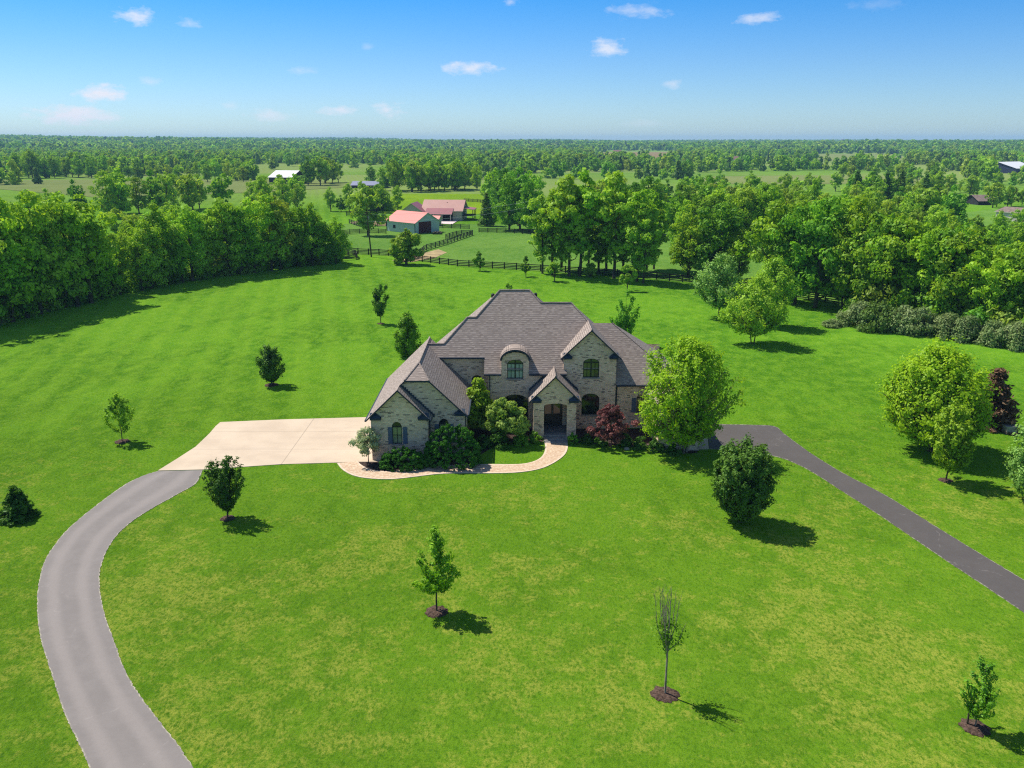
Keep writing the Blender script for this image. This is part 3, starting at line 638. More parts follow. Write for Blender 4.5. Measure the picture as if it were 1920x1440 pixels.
house = empty('brick_house', K((2.0, 71.0, ZG)), 'large pale brick house with steep dark shingle roof and many gables', 'house')
def part(mb, name, mats, parent=None): return mb.build(name, mats, parent or house, T=K)
def sub(mb, name, mats, parent):
    """a sub-part: its mesh is in house coordinates, its parent sits at the house origin"""
    o = mb.build(name, mats, None, T=K); me = o.data
    off = house.location
    for v in me.vertices: v.co = (v.co.x - off.x, v.co.y - off.y, v.co.z - off.z)
    o.parent = parent; return o
def arch(x0, x1, z0, zs, zt, n=10):
    """window opening outline: sill z0, springing zs, crown zt"""
    cx, hw = (x0 + x1) / 2, (x1 - x0) / 2
    return [(x0, z0), (x1, z0)] + [(cx + hw * math.cos(math.pi * i / n), zs + (zt - zs) * math.sin(math.pi * i / n)) for i in range(n + 1)]
def window(Y, x0, x1, z0, zs, zt, gl, cols=2, rows=2, transom=True, top_gl=None, depth=0.14, name='window'):
    hole = arch(x0, x1, z0, zs, zt); cx = (x0 + x1) / 2; fw = 0.055
    mb = MB(); inner = arch(x0 + fw, x1 - fw, z0 + fw, zs, zt - fw); n = len(hole); y0, y1 = Y + depth - 0.07, Y + depth
    for i in range(n):
        a, b, c, d = hole[i], hole[(i + 1) % n], inner[(i + 1) % n], inner[i]
        mb.poly([(a[0], y0, a[1]), (b[0], y0, b[1]), (c[0], y0, c[1]), (d[0], y0, d[1])]); mb.poly([(d[0], y0, d[1]), (c[0], y0, c[1]), (c[0], y1, c[1]), (d[0], y1, d[1])])
    zr = zs if transom else zt
    if transom: mb.box(x0 + fw, x1 - fw, y0 + .004, y1, zs - 0.045, zs + 0.045)
    sash = 2 if cols > 2 else 1
    if cols > 2: mb.box(cx - 0.05, cx + 0.05, y0 + .002, y1, z0 + fw, zt - fw)
    for k in range(1, cols):
        x = x0 + (x1 - x0) * k / cols
        if cols > 2 and abs(x - cx) < 0.02: continue
        mb.box(x - 0.018, x + 0.018, y0 + .02, y1, z0 + fw, zs)
    for k in range(1, rows):
        z = z0 + (zs - z0) * k / rows; mb.box(x0 + fw, x1 - fw, y0 + .018, y1, z - 0.02, z + 0.02)
    w = part(mb, name, M['frame'])
    pb = MB(); lo = [p for p in arch(x0, x1, z0, zs, zt)]
    pb.poly([(x0, Y + depth, z0), (x1, Y + depth, z0), (x1, Y + depth, zs), (x0, Y + depth, zs)], 0)
    pb.poly([(p[0], Y + depth, p[1]) for p in lo[2:]], 1)
    sub(pb, 'pane', [gl, top_gl or gl], w)
    # brick arch and sill standing a little proud of the wall
    sb = MB(); sb.box(x0 - 0.08, x1 + 0.08, Y - 0.05, Y + 0.02, z0 - 0.11, z0 - 0.003); sub(sb, 'sill', M['stone'], w)
    return hole
def shutter(Y, x0, x1, z0, z1):
    mb = MB(); mb.box(x0, x1, Y - 0.05, Y - 0.004, z0, z1)
    zc = z0 + (z1 - z0) * 0.55
    mb.box(x0 + .05, x1 - .05, Y - 0.062, Y - 0.05, z0 + .07, zc - .04); mb.box(x0 + .05, x1 - .05, Y - 0.062, Y - 0.05, zc + .04, z1 - .07)
    part(mb, 'shutter', M['shutter'])
def ridge_cap(pts, r=0.075):
    mb = MB()
    for a, b in zip(pts, pts[1:]): mb.tube((a[0], a[1], a[2] + 0.01), (b[0], b[1], b[2] + 0.01), r, r, 6)
    part(mb, 'ridge_cap', M['shingle'])
def flashing(p0, p1, n, h=0.16, mat=None):
    """stepped metal flashing where a sloping roof meets a front wall"""
    mb = MB(); p0, p1 = Vector(p0), Vector(p1)
    for i in range(n):
        a = p0.lerp(p1, i / n); b = p0.lerp(p1, (i + 1) / n); zt = max(a.z, b.z) + h * 0.55; mb.box(min(a.x, b.x), max(a.x, b.x) - 0.01, a.y - 0.03, a.y + 0.01, min(a.z, b.z) - 0.06, zt)
    part(mb, 'step_flashing', mat or M['slate_trim'])
def gutter(x0, x1, Y, z, spout=None):
    mb = MB(); mb.box(x0, x1, Y - 0.11, Y - 0.004, z - 0.13, z - 0.01)
    part(mb, 'gutter', M['trim'])
def downspout(x, Y, z0, z1):
    mb = MB(); mb.box(x - 0.04, x + 0.04, Y - 0.09, Y - 0.004, z0, z1); part(mb, 'downspout', M['trim'])
def cornice_return(xa, xb, Yw, z, h=0.36, over=0.33):
    """little boxed, roofed return at the foot of a gable; xa is the outer end"""
    s = 1 if xb > xa else -1; xa += .2 * s; mb = MB(); y0 = Yw - over; zt = z - 0.02
    lo, hi = min(xa, xb), max(xa, xb)
    mb.box(lo, hi, y0, Yw - 0.003, zt - 0.17, zt, 1)
    # hipped cap rising to the wall
    A, B, C, D = (lo - .03, y0 - .03, zt), (hi + .03, y0 - .03, zt), (hi + .03, Yw - .003, zt), (lo - .03, Yw - .003, zt)
    tx = xa + s * 0.12; ex = xb - s * 0.42
    T0, T1 = (min(tx, ex), Yw - .003, zt + h), (max(tx, ex), Yw - .003, zt + h)
    if s > 0: T0 = (xa, Yw - .003, zt + h); T1 = (xb - 0.42, Yw - .003, zt + h)
    else: T0 = (xb + 0.42, Yw - .003, zt + h); T1 = (xa, Yw - .003, zt + h)
    mb.poly([A, B, T1, T0]); mb.poly([B, C, T1]); mb.poly([D, A, T0]); part(mb, 'cornice_return', [M['slate_trim'], M['trim']])

SL = 0.975
zb = ZG - 0.25
# --- garage wing: gable A in front, clipped gable B behind it
YA, YB = 63.4, 64.5
hA = window(YA, *[atY(735.8, 832, YA)[0], atY(754.6, 832, YA)[0]], atY(745, 832.3, YA)[1], atY(745, 801, YA)[1], atY(745, 791, YA)[1], M['glass_blind'], 2, 2, True, M['glass_dark'])
za, zsA = atY(745, 832, YA)[1], atY(745, 801, YA)[1]
shutter(YA, atY(727.2, 800, YA)[0], atY(735.2, 800, YA)[0], za, zsA); shutter(YA, atY(755.2, 800, YA)[0], atY(763.4, 800, YA)[0], za, zsA)
xAl, xAr, apA = -11.05, -6.6, (-8.85, 5.59)
wA = MB(); u = 0.16
wA.holed([(xAl, zb), (xAr, zb), (xAr, apA[1] - SL * (xAr - apA[0]) - u), (apA[0], apA[1] - u), (xAl, apA[1] - SL * (apA[0] - xAl) - u)], [hA], YA, 0, 0.14)
wA.poly([(xAr, YA, zb), (xAr, YB, zb), (xAr, YB, 3.2), (xAr, YA, 3.2)])
hB = window(YB, atY(823.7, 826, YB)[0], atY(842, 826, YB)[0], atY(830, 829, YB)[1], atY(830, 795, YB)[1], atY(830, 785, YB)[1], M['glass_blind'], 2, 2, True, M['glass_dark'])
zB0, zB1 = atY(830, 829, YB)[1], atY(830, 795, YB)[1]
shutter(YB, atY(815, 800, YB)[0], atY(823.2, 800, YB)[0], zB0, zB1); shutter(YB, atY(842.6, 800, YB)[0], atY(850.6, 800, YB)[0], zB0, zB1)
xB0, xB1, rB = -11.05, -3.75, -7.45; zR = 6.95
wA.holed([(xAr, zb), (xB1, zb), (xB1, zR - SL * (xB1 - rB) - u), (rB + 0.95, 6.02 - u), (rB - 0.95, 6.02 - u), (-9.35, 4.9), (xAr, 3.0)], [hB], YB, 0, 0.14)
wA.poly([(xB1, YB, zb), (xB1, 72.4, zb), (xB1, 72.4, 3.3), (xB1, YB, 3.3)])
# left side wall with its garage doors, back gable wall
wA.poly([(xB0, 75.2, zb), (xB0, YA, zb), (xB0, YA, 3.35), (xB0, 75.2, 3.35)])
wA.poly([(xB1, 75.2, zb), (xB0, 75.2, zb), (xB0, 75.2, 3.3), (rB, 75.2, zR - u), (xB1, 75.2, 3.3)])
part(wA, 'wall', M['brick']); 
for yc in (66.2, 69.4, 72.6):
    mb = MB(); mb.box(xB0 - 0.04, xB0 - 0.004, yc - 1.25, yc + 1.25, ZG + 0.02, 2.25)
    for k in range(4):
        for j in range(4): mb.box(xB0 - 0.06, xB0 - 0.04, yc - 1.17 + j * 0.6, yc - 0.64 + j * 0.6, ZG + 0.12 + k * 0.62, ZG + 0.62 + k * 0.62)
    part(mb, 'garage_door', M['garage_door'])
# roof of the wing
rA = MB(); TH = 0.15; SM = [M['shingle'], M['trim']]
eL, eR = -11.37, -3.50; ze = zR - SL * (rB - eL)            # eave height
yF, yAf, yBk = 64.17, 63.08, 75.45
zA_e = apA[1] - SL * (apA[0] - eL)
# left slope runs unbroken from gable A's rake to the back gable
rA.slab([(eL, yAf, ze), (eL, yBk, ze), (rB, yBk, zR), (rB, 66.2, zR), (rB - 0.95, yF, 6.02), (-8.85, yF, zR - SL * 1.40), (-8.85, yAf, zR - SL * 1.40)][::-1], TH)
rA.slab([(rB, 66.2, zR), (rB, yBk, zR), (eR, yBk, zR - SL * (eR - rB)), (eR, yF, zR - SL * (eR - rB)), (rB + 0.95, yF, 6.02)][::-1], TH)
rA.slab([(rB - 0.95, yF, 6.02), (rB + 0.95, yF, 6.02), (rB, 66.2, zR)], TH)
zAr = zR - SL * 1.40; xAe = -6.28
rA.slab([(-8.85, yAf, zAr), (-8.85, YB - 0.002, zAr), (xAe, YB - 0.002, zAr - SL * (xAe + 8.85)), (xAe, yAf, zAr - SL * (xAe + 8.85))][::-1], TH)
part(rA, 'roof', SM)
ridge_cap([(rB, yBk, zR), (rB, 66.2, zR), (rB - 0.95, yF, 6.02)]); ridge_cap([(rB, 66.2, zR), (rB + 0.95, yF, 6.02)], 0.06)
flashing((-8.8, YB, zAr + 0.02), (xAe + 0.15, YB, zAr - SL * (xAe + 0.15 + 8.85) + 0.05), 17)
cornice_return(eL + 0.1, eL + 1.15, YA, 3.30); cornice_return(xAe - 0.02, xAe - 1.05, YA, 3.30); cornice_return(eR - 0.02, eR - 1.05, YB, 3.30)
downspout(xAr + 0.05, YB - 0.02, ZG, 3.1); downspout(xB1 + 0.06, YB + 0.12, ZG, 3.1)
mb = MB(); mb.box(eR, eR + 0.11, yF, 72.3, ze - 0.02, ze + 0.08); part(mb, 'gutter', M['trim']); mb = MB(); mb.box(eL - 0.11, eL, yAf, yBk, ze - 0.14, ze - 0.02); part(mb, 'gutter', M['trim'])
# --- main block
YC, YL = 71.25, 72.4
FZ = lambda y: y - 66.23                                     # the big front roof plane
xc0, xc1 = -2.05, 9.0
gx, gz, gs = 6.78, 8.6, 0.96                                 # tall gable: ridge x, ridge z, slope
dX0, dX1 = -0.92, 1.47; dcx = (dX0 + dX1) / 2
def W2(px0, px1, pyb, pys, pyt, Y): return (atY(px0, pyb, Y)[0], atY(px1, pyb, Y)[0], atY(960, pyb, Y)[1], atY(960, pys, Y)[1], atY(960, pyt, Y)[1])
h1 = window(YC, *W2(951, 981, 710, 682, 674.5, YC), M['glass_reflect_pale'], 4, 2, True, M['glass_reflect_green'])
h2 = window(YC, *W2(1093, 1123, 708, 680, 672.5, YC), M['glass_reflect_green'], 4, 2, True)
h3 = window(YC, *W2(942, 990, 790, 753, 739.5, YC), M['glass_dark'], 4, 3, True)
h4 = window(YC, *W2(1090, 1123, 778, 748, 738, YC), M['glass_dark'], 2, 1, False)
uu_ = 0.14
dome = [(dcx + (dX1 - dX0) / 2 * math.cos(math.pi * i / 14), 5.85 + 0.72 * math.sin(math.pi * i / 14)) for i in range(15)]
outer = [(xc0, zb), (xc1, zb), (xc1, gz - gs * (xc1 - gx) - uu_), (gx, gz - uu_), (4.45, gz - gs * (gx - 4.45) - uu_), (4.45, 4.72), (dX1, 4.72)] + dome + [(dX0, 4.72), (xc0, 4.72)]
wC = MB(); wC.holed(outer, [h1, h2, h3, h4], YC, 0, 0.14)
wC.poly([(xc0, YL, zb), (xc0, YC, zb), (xc0, YC, 4.8), (xc0, YL, 5.9)])
hL = window(YL, *W2(885, 905, 735, 711, 703.6, YL), M['glass_dark'], 2, 2, True)
wC.holed([(-6.9, zb), (xc0, zb), (xc0, 5.85), (-6.35, 5.85), (-6.9, 5.85)], [hL], YL, 0, 0.14)
wC.poly([(4.45, 76.0, 4.2), (4.45, YC, 4.2), (4.45, YC, 6.2), (4.45, 76, 6.2)]); wC.poly([(xc1, YC, 2.8), (xc1, 76.0, 2.8), (xc1, 76.0, 6.3), (xc1, YC, 6.3)])
# dormer cheeks
wC.poly([(dX0, 72.6, 4.6), (dX0, YC, 4.6), (dX0, YC, 5.9), (dX0, 72.6, 5.9)]); wC.poly([(dX1, YC, 4.6), (dX1, 72.6, 4.6), (dX1, 72.6, 5.9), (dX1, YC, 5.9)])
# back and side walls of the block
wC.poly([(14.6, 82.3, zb), (-6.9, 82.3, zb), (-6.9, 82.3, 4.7), (14.6, 82.3, 4.7)]); wC.poly([(-6.9, 82.3, zb), (-6.9, 72.5, zb), (-6.9, 72.5, 4.7), (-6.9, 82.3, 4.7)])
YW = 71.42
h5 = window(YW, *W2(1193, 1212, 773, 746, 738.3, YW), M['glass_reflect_green'], 2, 2, True)
wC.holed([(9.05, zb), (14.6, zb), (14.6, 3.75), (9.05, 3.75)], [h5], YW, 0, 0.14)
wC.poly([(14.6, YW, zb), (14.6, 82.3, zb), (14.6, 82.3, 3.8), (14.6, YW, 3.8)])
part(wC, 'wall', M['brick'])
z5a, z5b = atY(960, 773, YW)[1], atY(960, 746, YW)[1]
shutter(YW, atY(1184.6, 760, YW)[0], atY(1192.6, 760, YW)[0], z5a, z5b); shutter(YW, atY(1212.6, 760, YW)[0], atY(1220.6, 760, YW)[0], z5a, z5b)
# the big roof
rf = MB()
P = lambda x, z: (x, z + 66.23, z)
ye = 70.95; ce = ye - 66.23
front = [P(-2.4, ce), P(dX0, ce), P(dX0, ce + 0.3), P(dcx, ce + 0.31), P(dX1, ce + 0.3), P(dX1, ce), P(4.72, ce), P(4.72, ce + 0.38), P(9.0, ce + 0.38), P(8.96, 6.36), P(5.35, 9.97), P(2.58, 9.97), P(1.6, 10.95), P(-1.12, 10.95),
         P(-3.22, 8.85), P(-4.01, 8.85), P(-5.99, 6.87), P(-7.5, 6.87), P(-6.42, 5.90), P(-2.4, 5.90)]
# triangulate the outline in the roof plane
fl = [Vector((p[0], p[2], 0)) for p in front]
for tri in tessellate_polygon([fl]):
    a, b, c = (fl[i] for i in tri)
    if (b - a).cross(c - a).z < 0: b, c = c, b
    rf.poly([(q.x, q.y + 66.23, q.y) for q in (a, b, c)], 0)
for (a, b) in ((0, 1), (4 + 1, 6), (19, 0), (18, 19)):
    p, q = Vector(front[a]), Vector(front[b]); rf.poly([q, p, p - Vector((0, 0, .17)), q - Vector((0, 0, .17))], 1)
R3 = lambda pts: rf.slab(pts, 0.1)
R3([(-1.12, 77.18, 10.95), (-1.12 - 6.2, 83.38, 4.75), (-1.12 - 6.2, 70.98, 4.75)])                                  # left hip plane
R3([(1.6, 77.18, 10.95), (1.6 + 6.2, 70.98 + 0.6, 4.75), (1.6 + 6.2, 83.38, 4.75)])
R3([(-1.12, 77.18, 10.95), (1.6, 77.18, 10.95), (7.8, 83.38, 4.75), (-7.32, 83.38, 4.75)])
R3([(-4.01, 75.08, 8.85), (-4.01 - 3.9, 78.98, 4.95), (-4.01 - 3.0, 74.0, 5.85), (-4.01 - 1.98, 73.1, 6.87)])
R3([(-4.01, 75.08, 8.85), (-1.0, 75.08, 8.85), (-1.0, 78.98, 4.95), (-7.91, 78.98, 4.95)])
R3([(5.35, 76.2, 9.97), (5.35 + 3.6, 72.6, 6.37), (5.35 + 5.2, 81.4, 4.77)]); R3([(2.0, 76.2, 9.97), (5.35, 76.2, 9.97), (10.55, 81.4, 4.77), (2.0, 81.4, 4.77)])
R3([(-5.6, 73.1, 6.87), (-5.6, 75.2, 4.77), (-7.5, 75.2, 4.77), (-7.5, 73.1, 6.87)])
# tall gable roof
gf = 70.9; gw = 2.6; gb = 75.6
ge = gz - gs * gw
R4 = lambda pts: rf.slab(pts, 0.15)
R4([(gx, gf, gz), (gx, 74.83, gz), (gx - gw, 74.83 - gw + 0.1, ge), (gx - gw, gf, ge)]); R4([(gx, gf, gz), (gx + gw, gf, ge), (gx + gw, 75.4, ge), (gx, 75.6, gz)])
# right wing roof
WZ = lambda y: y - 67.28
rf.slab([(9.03, 71.0, 3.72), (14.95, 71.0, 3.72), (9.05, 75.52, 8.24), (7.14, 75.52, 8.24), (7.14, 73.4, 6.12), (9.03, 73.4, 6.12)], 0.14)
rf.slab([(14.95, 71.0, 3.72), (14.95, 82.6, 3.72), (9.05, 75.52, 8.24)], 0.14)
rf.slab([(14.95, 82.6, 3.72), (6.0, 82.6, 3.72), (6.0, 75.52, 8.24), (9.05, 75.52, 8.24)], 0.14)
part(rf, 'roof', SM)
ridge_cap([(-7.4, 73.1, 6.87), (-5.99, 73.1, 6.87), (-4.01, 75.08, 8.85), (-3.22, 75.08, 8.85), (-1.12, 77.18, 10.95), (1.6, 77.18, 10.95), (2.58, 76.2, 9.97), (5.35, 76.2, 9.97), (6.75, 74.8, 8.57)])
ridge_cap([(gx, gf, gz), (gx, 74.83, gz)], 0.06); ridge_cap([(9.05, 75.52, 8.24), (14.95, 71.0, 3.72)], 0.06)
cornice_return(gx - gw + 0.05, gx - gw + 1.0, YC, ge + 0.1); cornice_return(gx + gw - 0.05, gx + gw - 1.0, YC, ge + 0.1)
gutter(-2.4, dX0 - 0.02, ye, ce); gutter(dX1 + 0.02, 4.72, ye, ce); gutter(-6.35, -2.4, 72.13, 5.90); gutter(9.1, 14.95, 71.0, 3.72)
flashing((-6.2, YL, 5.62), (-3.62, YL, 3.1), 20)
downspout(xc0 + 0.12, YC, ZG, 4.6); downspout(xc1 + 0.12, YW, ZG, 3.6)
for x, y, z in ((-1.75, 77.5, 10.35), (2.15, 77.6, 10.4)):
    mb = MB(); mb.box(x - .16, x + .16, y - .16, y + .16, z - 0.1, z + 0.16); mb.tube((x, y, z + .16), (x, y, z + .24), .14, .08, 10); part(mb, 'roof_vent', M['frame'])
# arched dormer roof (barrel) over the upper window
db = MB(); y0 = YC - 0.33; NR = 18; hw = 1.31; zc = 5.90
def arc(hw, rise, z): return [(dcx - hw * math.cos(math.pi * i / NR), z + rise * math.sin(math.pi * i / NR)) for i in range(NR + 1)]
ou, inn = arc(hw, 0.98, zc), arc(hw - 0.17, 0.83, zc)
for i in range(NR):
    a, b, c, d = ou[i], ou[i + 1], inn[i + 1], inn[i]
    ya = max(y0 + .05, a[1] + 66.33); yb_ = max(y0 + .05, b[1] + 66.33)
    db.poly([(a[0], y0, a[1]), (a[0], ya, a[1]), (b[0], yb_, b[1]), (b[0], y0, b[1])], 0)
    db.poly([(a[0], y0, a[1]), (b[0], y0, b[1]), (c[0], y0, c[1]), (d[0], y0, d[1])], 1); db.poly([(d[0], y0, d[1]), (c[0], y0, c[1]), (c[0], yb_, c[1]), (d[0], ya, d[1])], 1)
for k in range(1, 3):       # raised courses that ring the barrel
    o2 = arc(hw + 0.02, 1.0, zc); yy = y0 + 0.28 * k
    for i in range(NR):
        a, b = o2[i], o2[i + 1]
        if min(a[1], b[1]) + 66.33 > yy: db.poly([(a[0], yy, a[1]), (a[0], yy + .1, a[1]), (b[0], yy + .1, b[1]), (b[0], yy, b[1])], 0)
part(db, 'dormer_roof', SM)
# --- portico
YP, yp = 68.6, 68.3
px_, pz_ = 3.62, 5.22; pw = 2.2
ax0, ax1, azs, azt = atY(1020, 780, YP)[0], atY(1063, 780, YP)[0], atY(960, 761, YP)[1], atY(960, 757, YP)[1]
wx0, wx1 = 1.80, 5.42
pf = -0.02
wp = MB(); ah = arch(ax0, ax1, pf - 0.04, azs, azt)
no = [(wx0, zb), (ax0, zb)] + [(ax0, pf)] + [(q[0], q[1]) for q in reversed(ah[2:])] + [(ax1, pf), (ax1, zb), (wx1, zb), (wx1, pz_ - (wx1 - px_) - .16), (px_, pz_ - .16), (wx0, pz_ - (px_ - wx0) - .16)]
wp.holed(no, [], YP)
for i in range(2, len(ah) - 1): a, b = ah[i], ah[i + 1]; wp.poly([(a[0], YP, a[1]), (b[0], YP, b[1]), (b[0], YP + .42, b[1]), (a[0], YP + .42, a[1])])
for xx, sgn in ((ax0, 1), (ax1, -1)): wp.poly([(xx, YP, zb), (xx, YP + .42, zb), (xx, YP + .42, azs), (xx, YP, azs)])
for xx in (wx0, wx1): wp.box(min(xx, xx + (0.0)), xx + 0.001, YP + .001, YC, zb, pz_ - 2.0) if False else wp.poly([(xx, YP, zb), (xx, YC, zb), (xx, YC, pz_ - 1.95), (xx, YP, pz_ - 1.95)])
wp.poly([(ax0, YP + .42, zb), (wx0 + .3, YP + .42, zb), (wx0 + .3, YP + .42, 3.2), (ax0, YP + .42, 3.2)]); wp.poly([(ax1, YP + .42, zb), (wx1 - .3, YP + .42, zb), (wx1 - .3, YP + .42, 3.2), (ax1, YP + .42, 3.2)])
part(wp, 'portico_wall', M['brick'])
pr = MB()
for s in (-1, 1): pr.slab([(px_, yp, pz_), (px_, 72.3, pz_), (px_ + s * pw, YC - 0.01, pz_ - pw), (px_ + s * pw, yp, pz_ - pw)], 0.15) if False else None
for s in (-1, 1):
    q = [(px_, yp, pz_), (px_ + s * pw, yp, pz_ - pw), (px_ + s * pw, YC - .005, pz_ - pw), (px_ + s * 0.5, YC - .005, pz_ - .5), (px_, 71.46, pz_)]
    pr.slab(q if s > 0 else q[::-1], 0.15)
part(pr, 'portico_roof', SM); ridge_cap([(px_, yp, pz_), (px_, 71.46, pz_)], 0.06)
flashing((px_ - 0.55, YC, pz_ - 0.5), (px_ - pw + .05, YC, pz_ - pw + .12), 13); flashing((px_ + 0.55, YC, pz_ - 0.5), (px_ + pw - .05, YC, pz_ - pw + .12), 13)
cornice_return(px_ - pw + 0.02, px_ - pw + 1.05, YP, pz_ - pw + 0.1); cornice_return(px_ + pw - 0.02, px_ + pw - 1.05, YP, pz_ - pw + 0.1)
cl = MB(); cl.box(wx0 + .02, wx1 - .02, YP + .43, YC - .01, 2.9, 2.96); part(cl, 'porch_ceiling', M['soffit'])
fl_ = MB(); fl_.box(wx0 - .05, wx1 + .05, YP + .01, YC - .01, zb, pf); part(fl_, 'porch_floor', M['stone'])
st = MB(); st.box(ax0 - .02, ax1 + .02, YP - .62, YP + .008, zb, pf - 0.12); st.box(ax0 - .02, ax1 + .02, YP - 1.2, YP - .622, zb, pf - 0.24); part(st, 'porch_steps', M['stone'])
dr = MB(); dx0, dx1 = 2.75, 4.40; dr.box(dx0, dx1, YC - .09, YC - .003, pf, 2.75)
for i in range(2):
    a = dx0 + .09 + i * .76
    dr.box(a, a + .62, YC - .115, YC - .09, 0.15, 0.95)
door = part(dr, 'front_door', plain('door_wood', (0.035, 0.022, 0.018), 0.45, 0.4))
gp = MB()
for i in range(2): a = dx0 + .12 + i * .76; gp.box(a, a + .56, YC - .105, YC - .091, 1.05, 2.6)
sub(gp, 'pane', M['glass_dark'], door)
hd = MB(); hd.tube((3.52, YC - .14, 1.0), (3.52, YC - .14, 1.35), .018, .018, 8); sub(hd, 'handle', M['garage_door'], door)
# --- side garage at the right, behind the big birch
sg = MB(); sx0, sx1, sy0, sy1 = 11.9, 15.28, 65.6, 71.4; rx = (sx0 + sx1) / 2; rs = 0.75; rz = 3.0 + rs * (sx1 + .3 - rx)
sg.poly([(sx0, sy0, zb), (sx1, sy0, zb), (sx1, sy0, 3.1), (rx, sy0, rz - .15), (sx0, sy0, 3.1)]); sg.poly([(sx0, sy1, zb), (sx0, sy0, zb), (sx0, sy0, 3.1), (sx0, sy1, 3.1)]); sg.poly([(sx1, sy0, zb), (sx1, 73, zb), (sx1, 73, 3.1), (sx1, sy0, 3.1)])
part(sg, 'wall', M['brick'])
sr = MB(); sr.slab([(rx, sy0 - .3, rz), (sx1 + .3, sy0 - .3, 3.0), (sx1 + .3, 73.2, 3.0), (rx, 73.2, rz)], .14); sr.slab([(sx0 - .3, sy0 - .3, 3.0), (rx, sy0 - .3, rz), (rx, 73.2, rz), (sx0 - .3, 73.2, 3.0)], .14); part(sr, 'roof', SM)
mb = MB(); mb.box(sx1 + .004, sx1 + .05, 67.0, 71.0, ZG + .02, 2.2)
for k in range(4): mb.box(sx1 + .05, sx1 + .065, 67.1, 70.9, ZG + .08 + k * .62, ZG + .6 + k * .62)
part(mb, 'garage_door', M['garage_door'])

# ------------------------------------------------------------------ trees that stand on the lawn
def near_tree(name, px, pb, pt, w_px, label, leafm, shape, seed, cb=0.3, nleaf=5000, leaf=0.2, nclump=60, cat='tree', mulch=0.0, Y=None, rz=0.0, group=None, **kw):
    """a tree whose foot is seen at (px,pb), top at pt and whose crown is w_px wide in the photograph"""
    x, y = G(px, pb) if Y is None else (atY(px, 700, Y)[0], Y)
    H = atY(px, pt, y)[1]; R = w_px / 2 / FPX * (y * CP + (HC - H * .5) * SP)
    if kw.pop('br', 0): ms = branchy(seed, H, R * (.9 if w_px > 50 else 1.0), H * cb, shape, leafm, nclump, nleaf, leaf, **kw)
    else: ms = make_plant(seed, H, R, H * cb, shape, leafm, nclump, nleaf, leaf, **kw)
    e = place(ms, name, (x, y, 0), label, cat, group, rz)
    if mulch: disc('mulch_ring', x, y, mulch, M['mulch'], seed, 'ring of dark mulch round the foot of ' + name.replace('_', ' '))
    return e, H, R
near_tree('maple_sapling', 819, 1147, 990, 92, 'young maple with a bright green crown in the middle of the front lawn', 'mid', 'spire', 11, .30, 6500, .115, 64, mulch=.62, br=1, spread=.065, tr=.05, lob=.18, rise=.55)
near_tree('pear_tree', 427, 972, 860, 82, 'young pear tree with an upright dense crown beside the curve of the driveway', 'dark', 'vase', 12, .18, 9000, .115, 74, mulch=.5, br=1, spread=.075, tr=.06, rise=1.7)
near_tree('lawn_sapling', 229, 828, 739, 50, 'thin bright green sapling on the lawn left of the parking pad', 'mid', 'tall', 13, .22, 3000, .13, 34, mulch=.6, br=1, spread=.075, tr=.04, lob=.25, rise=1.0)
near_tree('oval_tree', 509, 722, 645, 48, 'small dark oval tree on the lawn above the parking pad', 'dark', 'oval', 14, .12, 7000, .16, 70, mulch=.7, br=1, spread=.11, tr=.06, lob=.1)
near_tree('slim_tree', 714, 607, 528, 30, 'slim small tree standing alone on the lawn behind the garage wing', 'dark', 'tall', 15, .22, 3300, .17, 34, mulch=.5, br=1, spread=.13, tr=.06, lob=.3, rise=1.2)
near_tree('garage_tree', 765, 668, 590, 56, 'dense tree rising just behind the garage wing roof', 'deep', 'egg', 16, .08, 8500, .19, 80, br=1, spread=.14, tr=.1, lob=.12)
near_tree('leaning_tree', 1172, 645, 547, 56, 'small tree on the lawn behind the tall right gable', 'deep', 'egg', 17, .2, 6000, .18, 56, br=1, spread=.14, tr=.08, lob=.28, rise=1.3)
near_tree('ridge_tree', 955, 566, 529, 24, 'small tree whose top just shows above the main roof ridge', 'mid', 'egg', 18, .2, 1800, .2, 26, br=1, spread=.12)
near_tree('round_maple', 1388, 979, 829, 122, 'dense round dark green maple on the front lawn beside the side driveway', 'glossy', 'round', 19, .09, 26000, .15, 330, br=1, spread=.085, tr=.12, aspect=2.2, lob=.05, rise=1.0)
near_tree('big_lime_tree', 1745, 846, 656, 196, 'large round bright lime green tree on the right lawn', 'bright', 'broad', 20, .17, 40000, .20, 420, br=1, spread=.2, tr=.26, lob=.07, rise=.8)
near_tree('front_sapling', 1773, 901, 752, 90, 'bright green sapling just in front of the large lime green tree', 'mid', 'egg', 21, .22, 7000, .17, 70, mulch=.5, br=1, spread=.13, tr=.06, lob=.2)
x, y = G(1858, 800); H = atY(1858, 688, y)[1]
place(conifer(22, H, 2.3, 'rust', 8500, .26, .3, .04), 'rusty_conifer', (x, y, 0), 'dark reddish brown conifer right of the large lime green tree')
near_tree('pale_edge_tree', 1922, 935, 776, 104, 'pale green loose tree cut by the right edge of the photo', 'silver', 'egg', 23, .12, 9000, .16, 90, br=1, spread=.14, tr=.08, lob=.25)
near_tree('silver_tree', 1347, 597, 478, 98, 'pale silvery tree on the far right lawn, left of the lime pair', 'silver', 'egg', 24, .24, 11000, .23, 110, br=1, spread=.22, tr=.15, lob=.22)
near_tree('lime_tree', 1411, 645, 518, 116, 'lime green tree with split trunk on the far right lawn', 'lime', 'egg', 25, .22, 13000, .23, 120, br=1, spread=.22, tr=.13, multi=2, lob=.22)
near_tree('second_lime_tree', 1447, 612, 488, 88, 'taller lime green tree behind the lime tree with the split trunk', 'lime', 'tall', 26, .2, 9500, .25, 90, br=1, spread=.25, tr=.14, lob=.2)
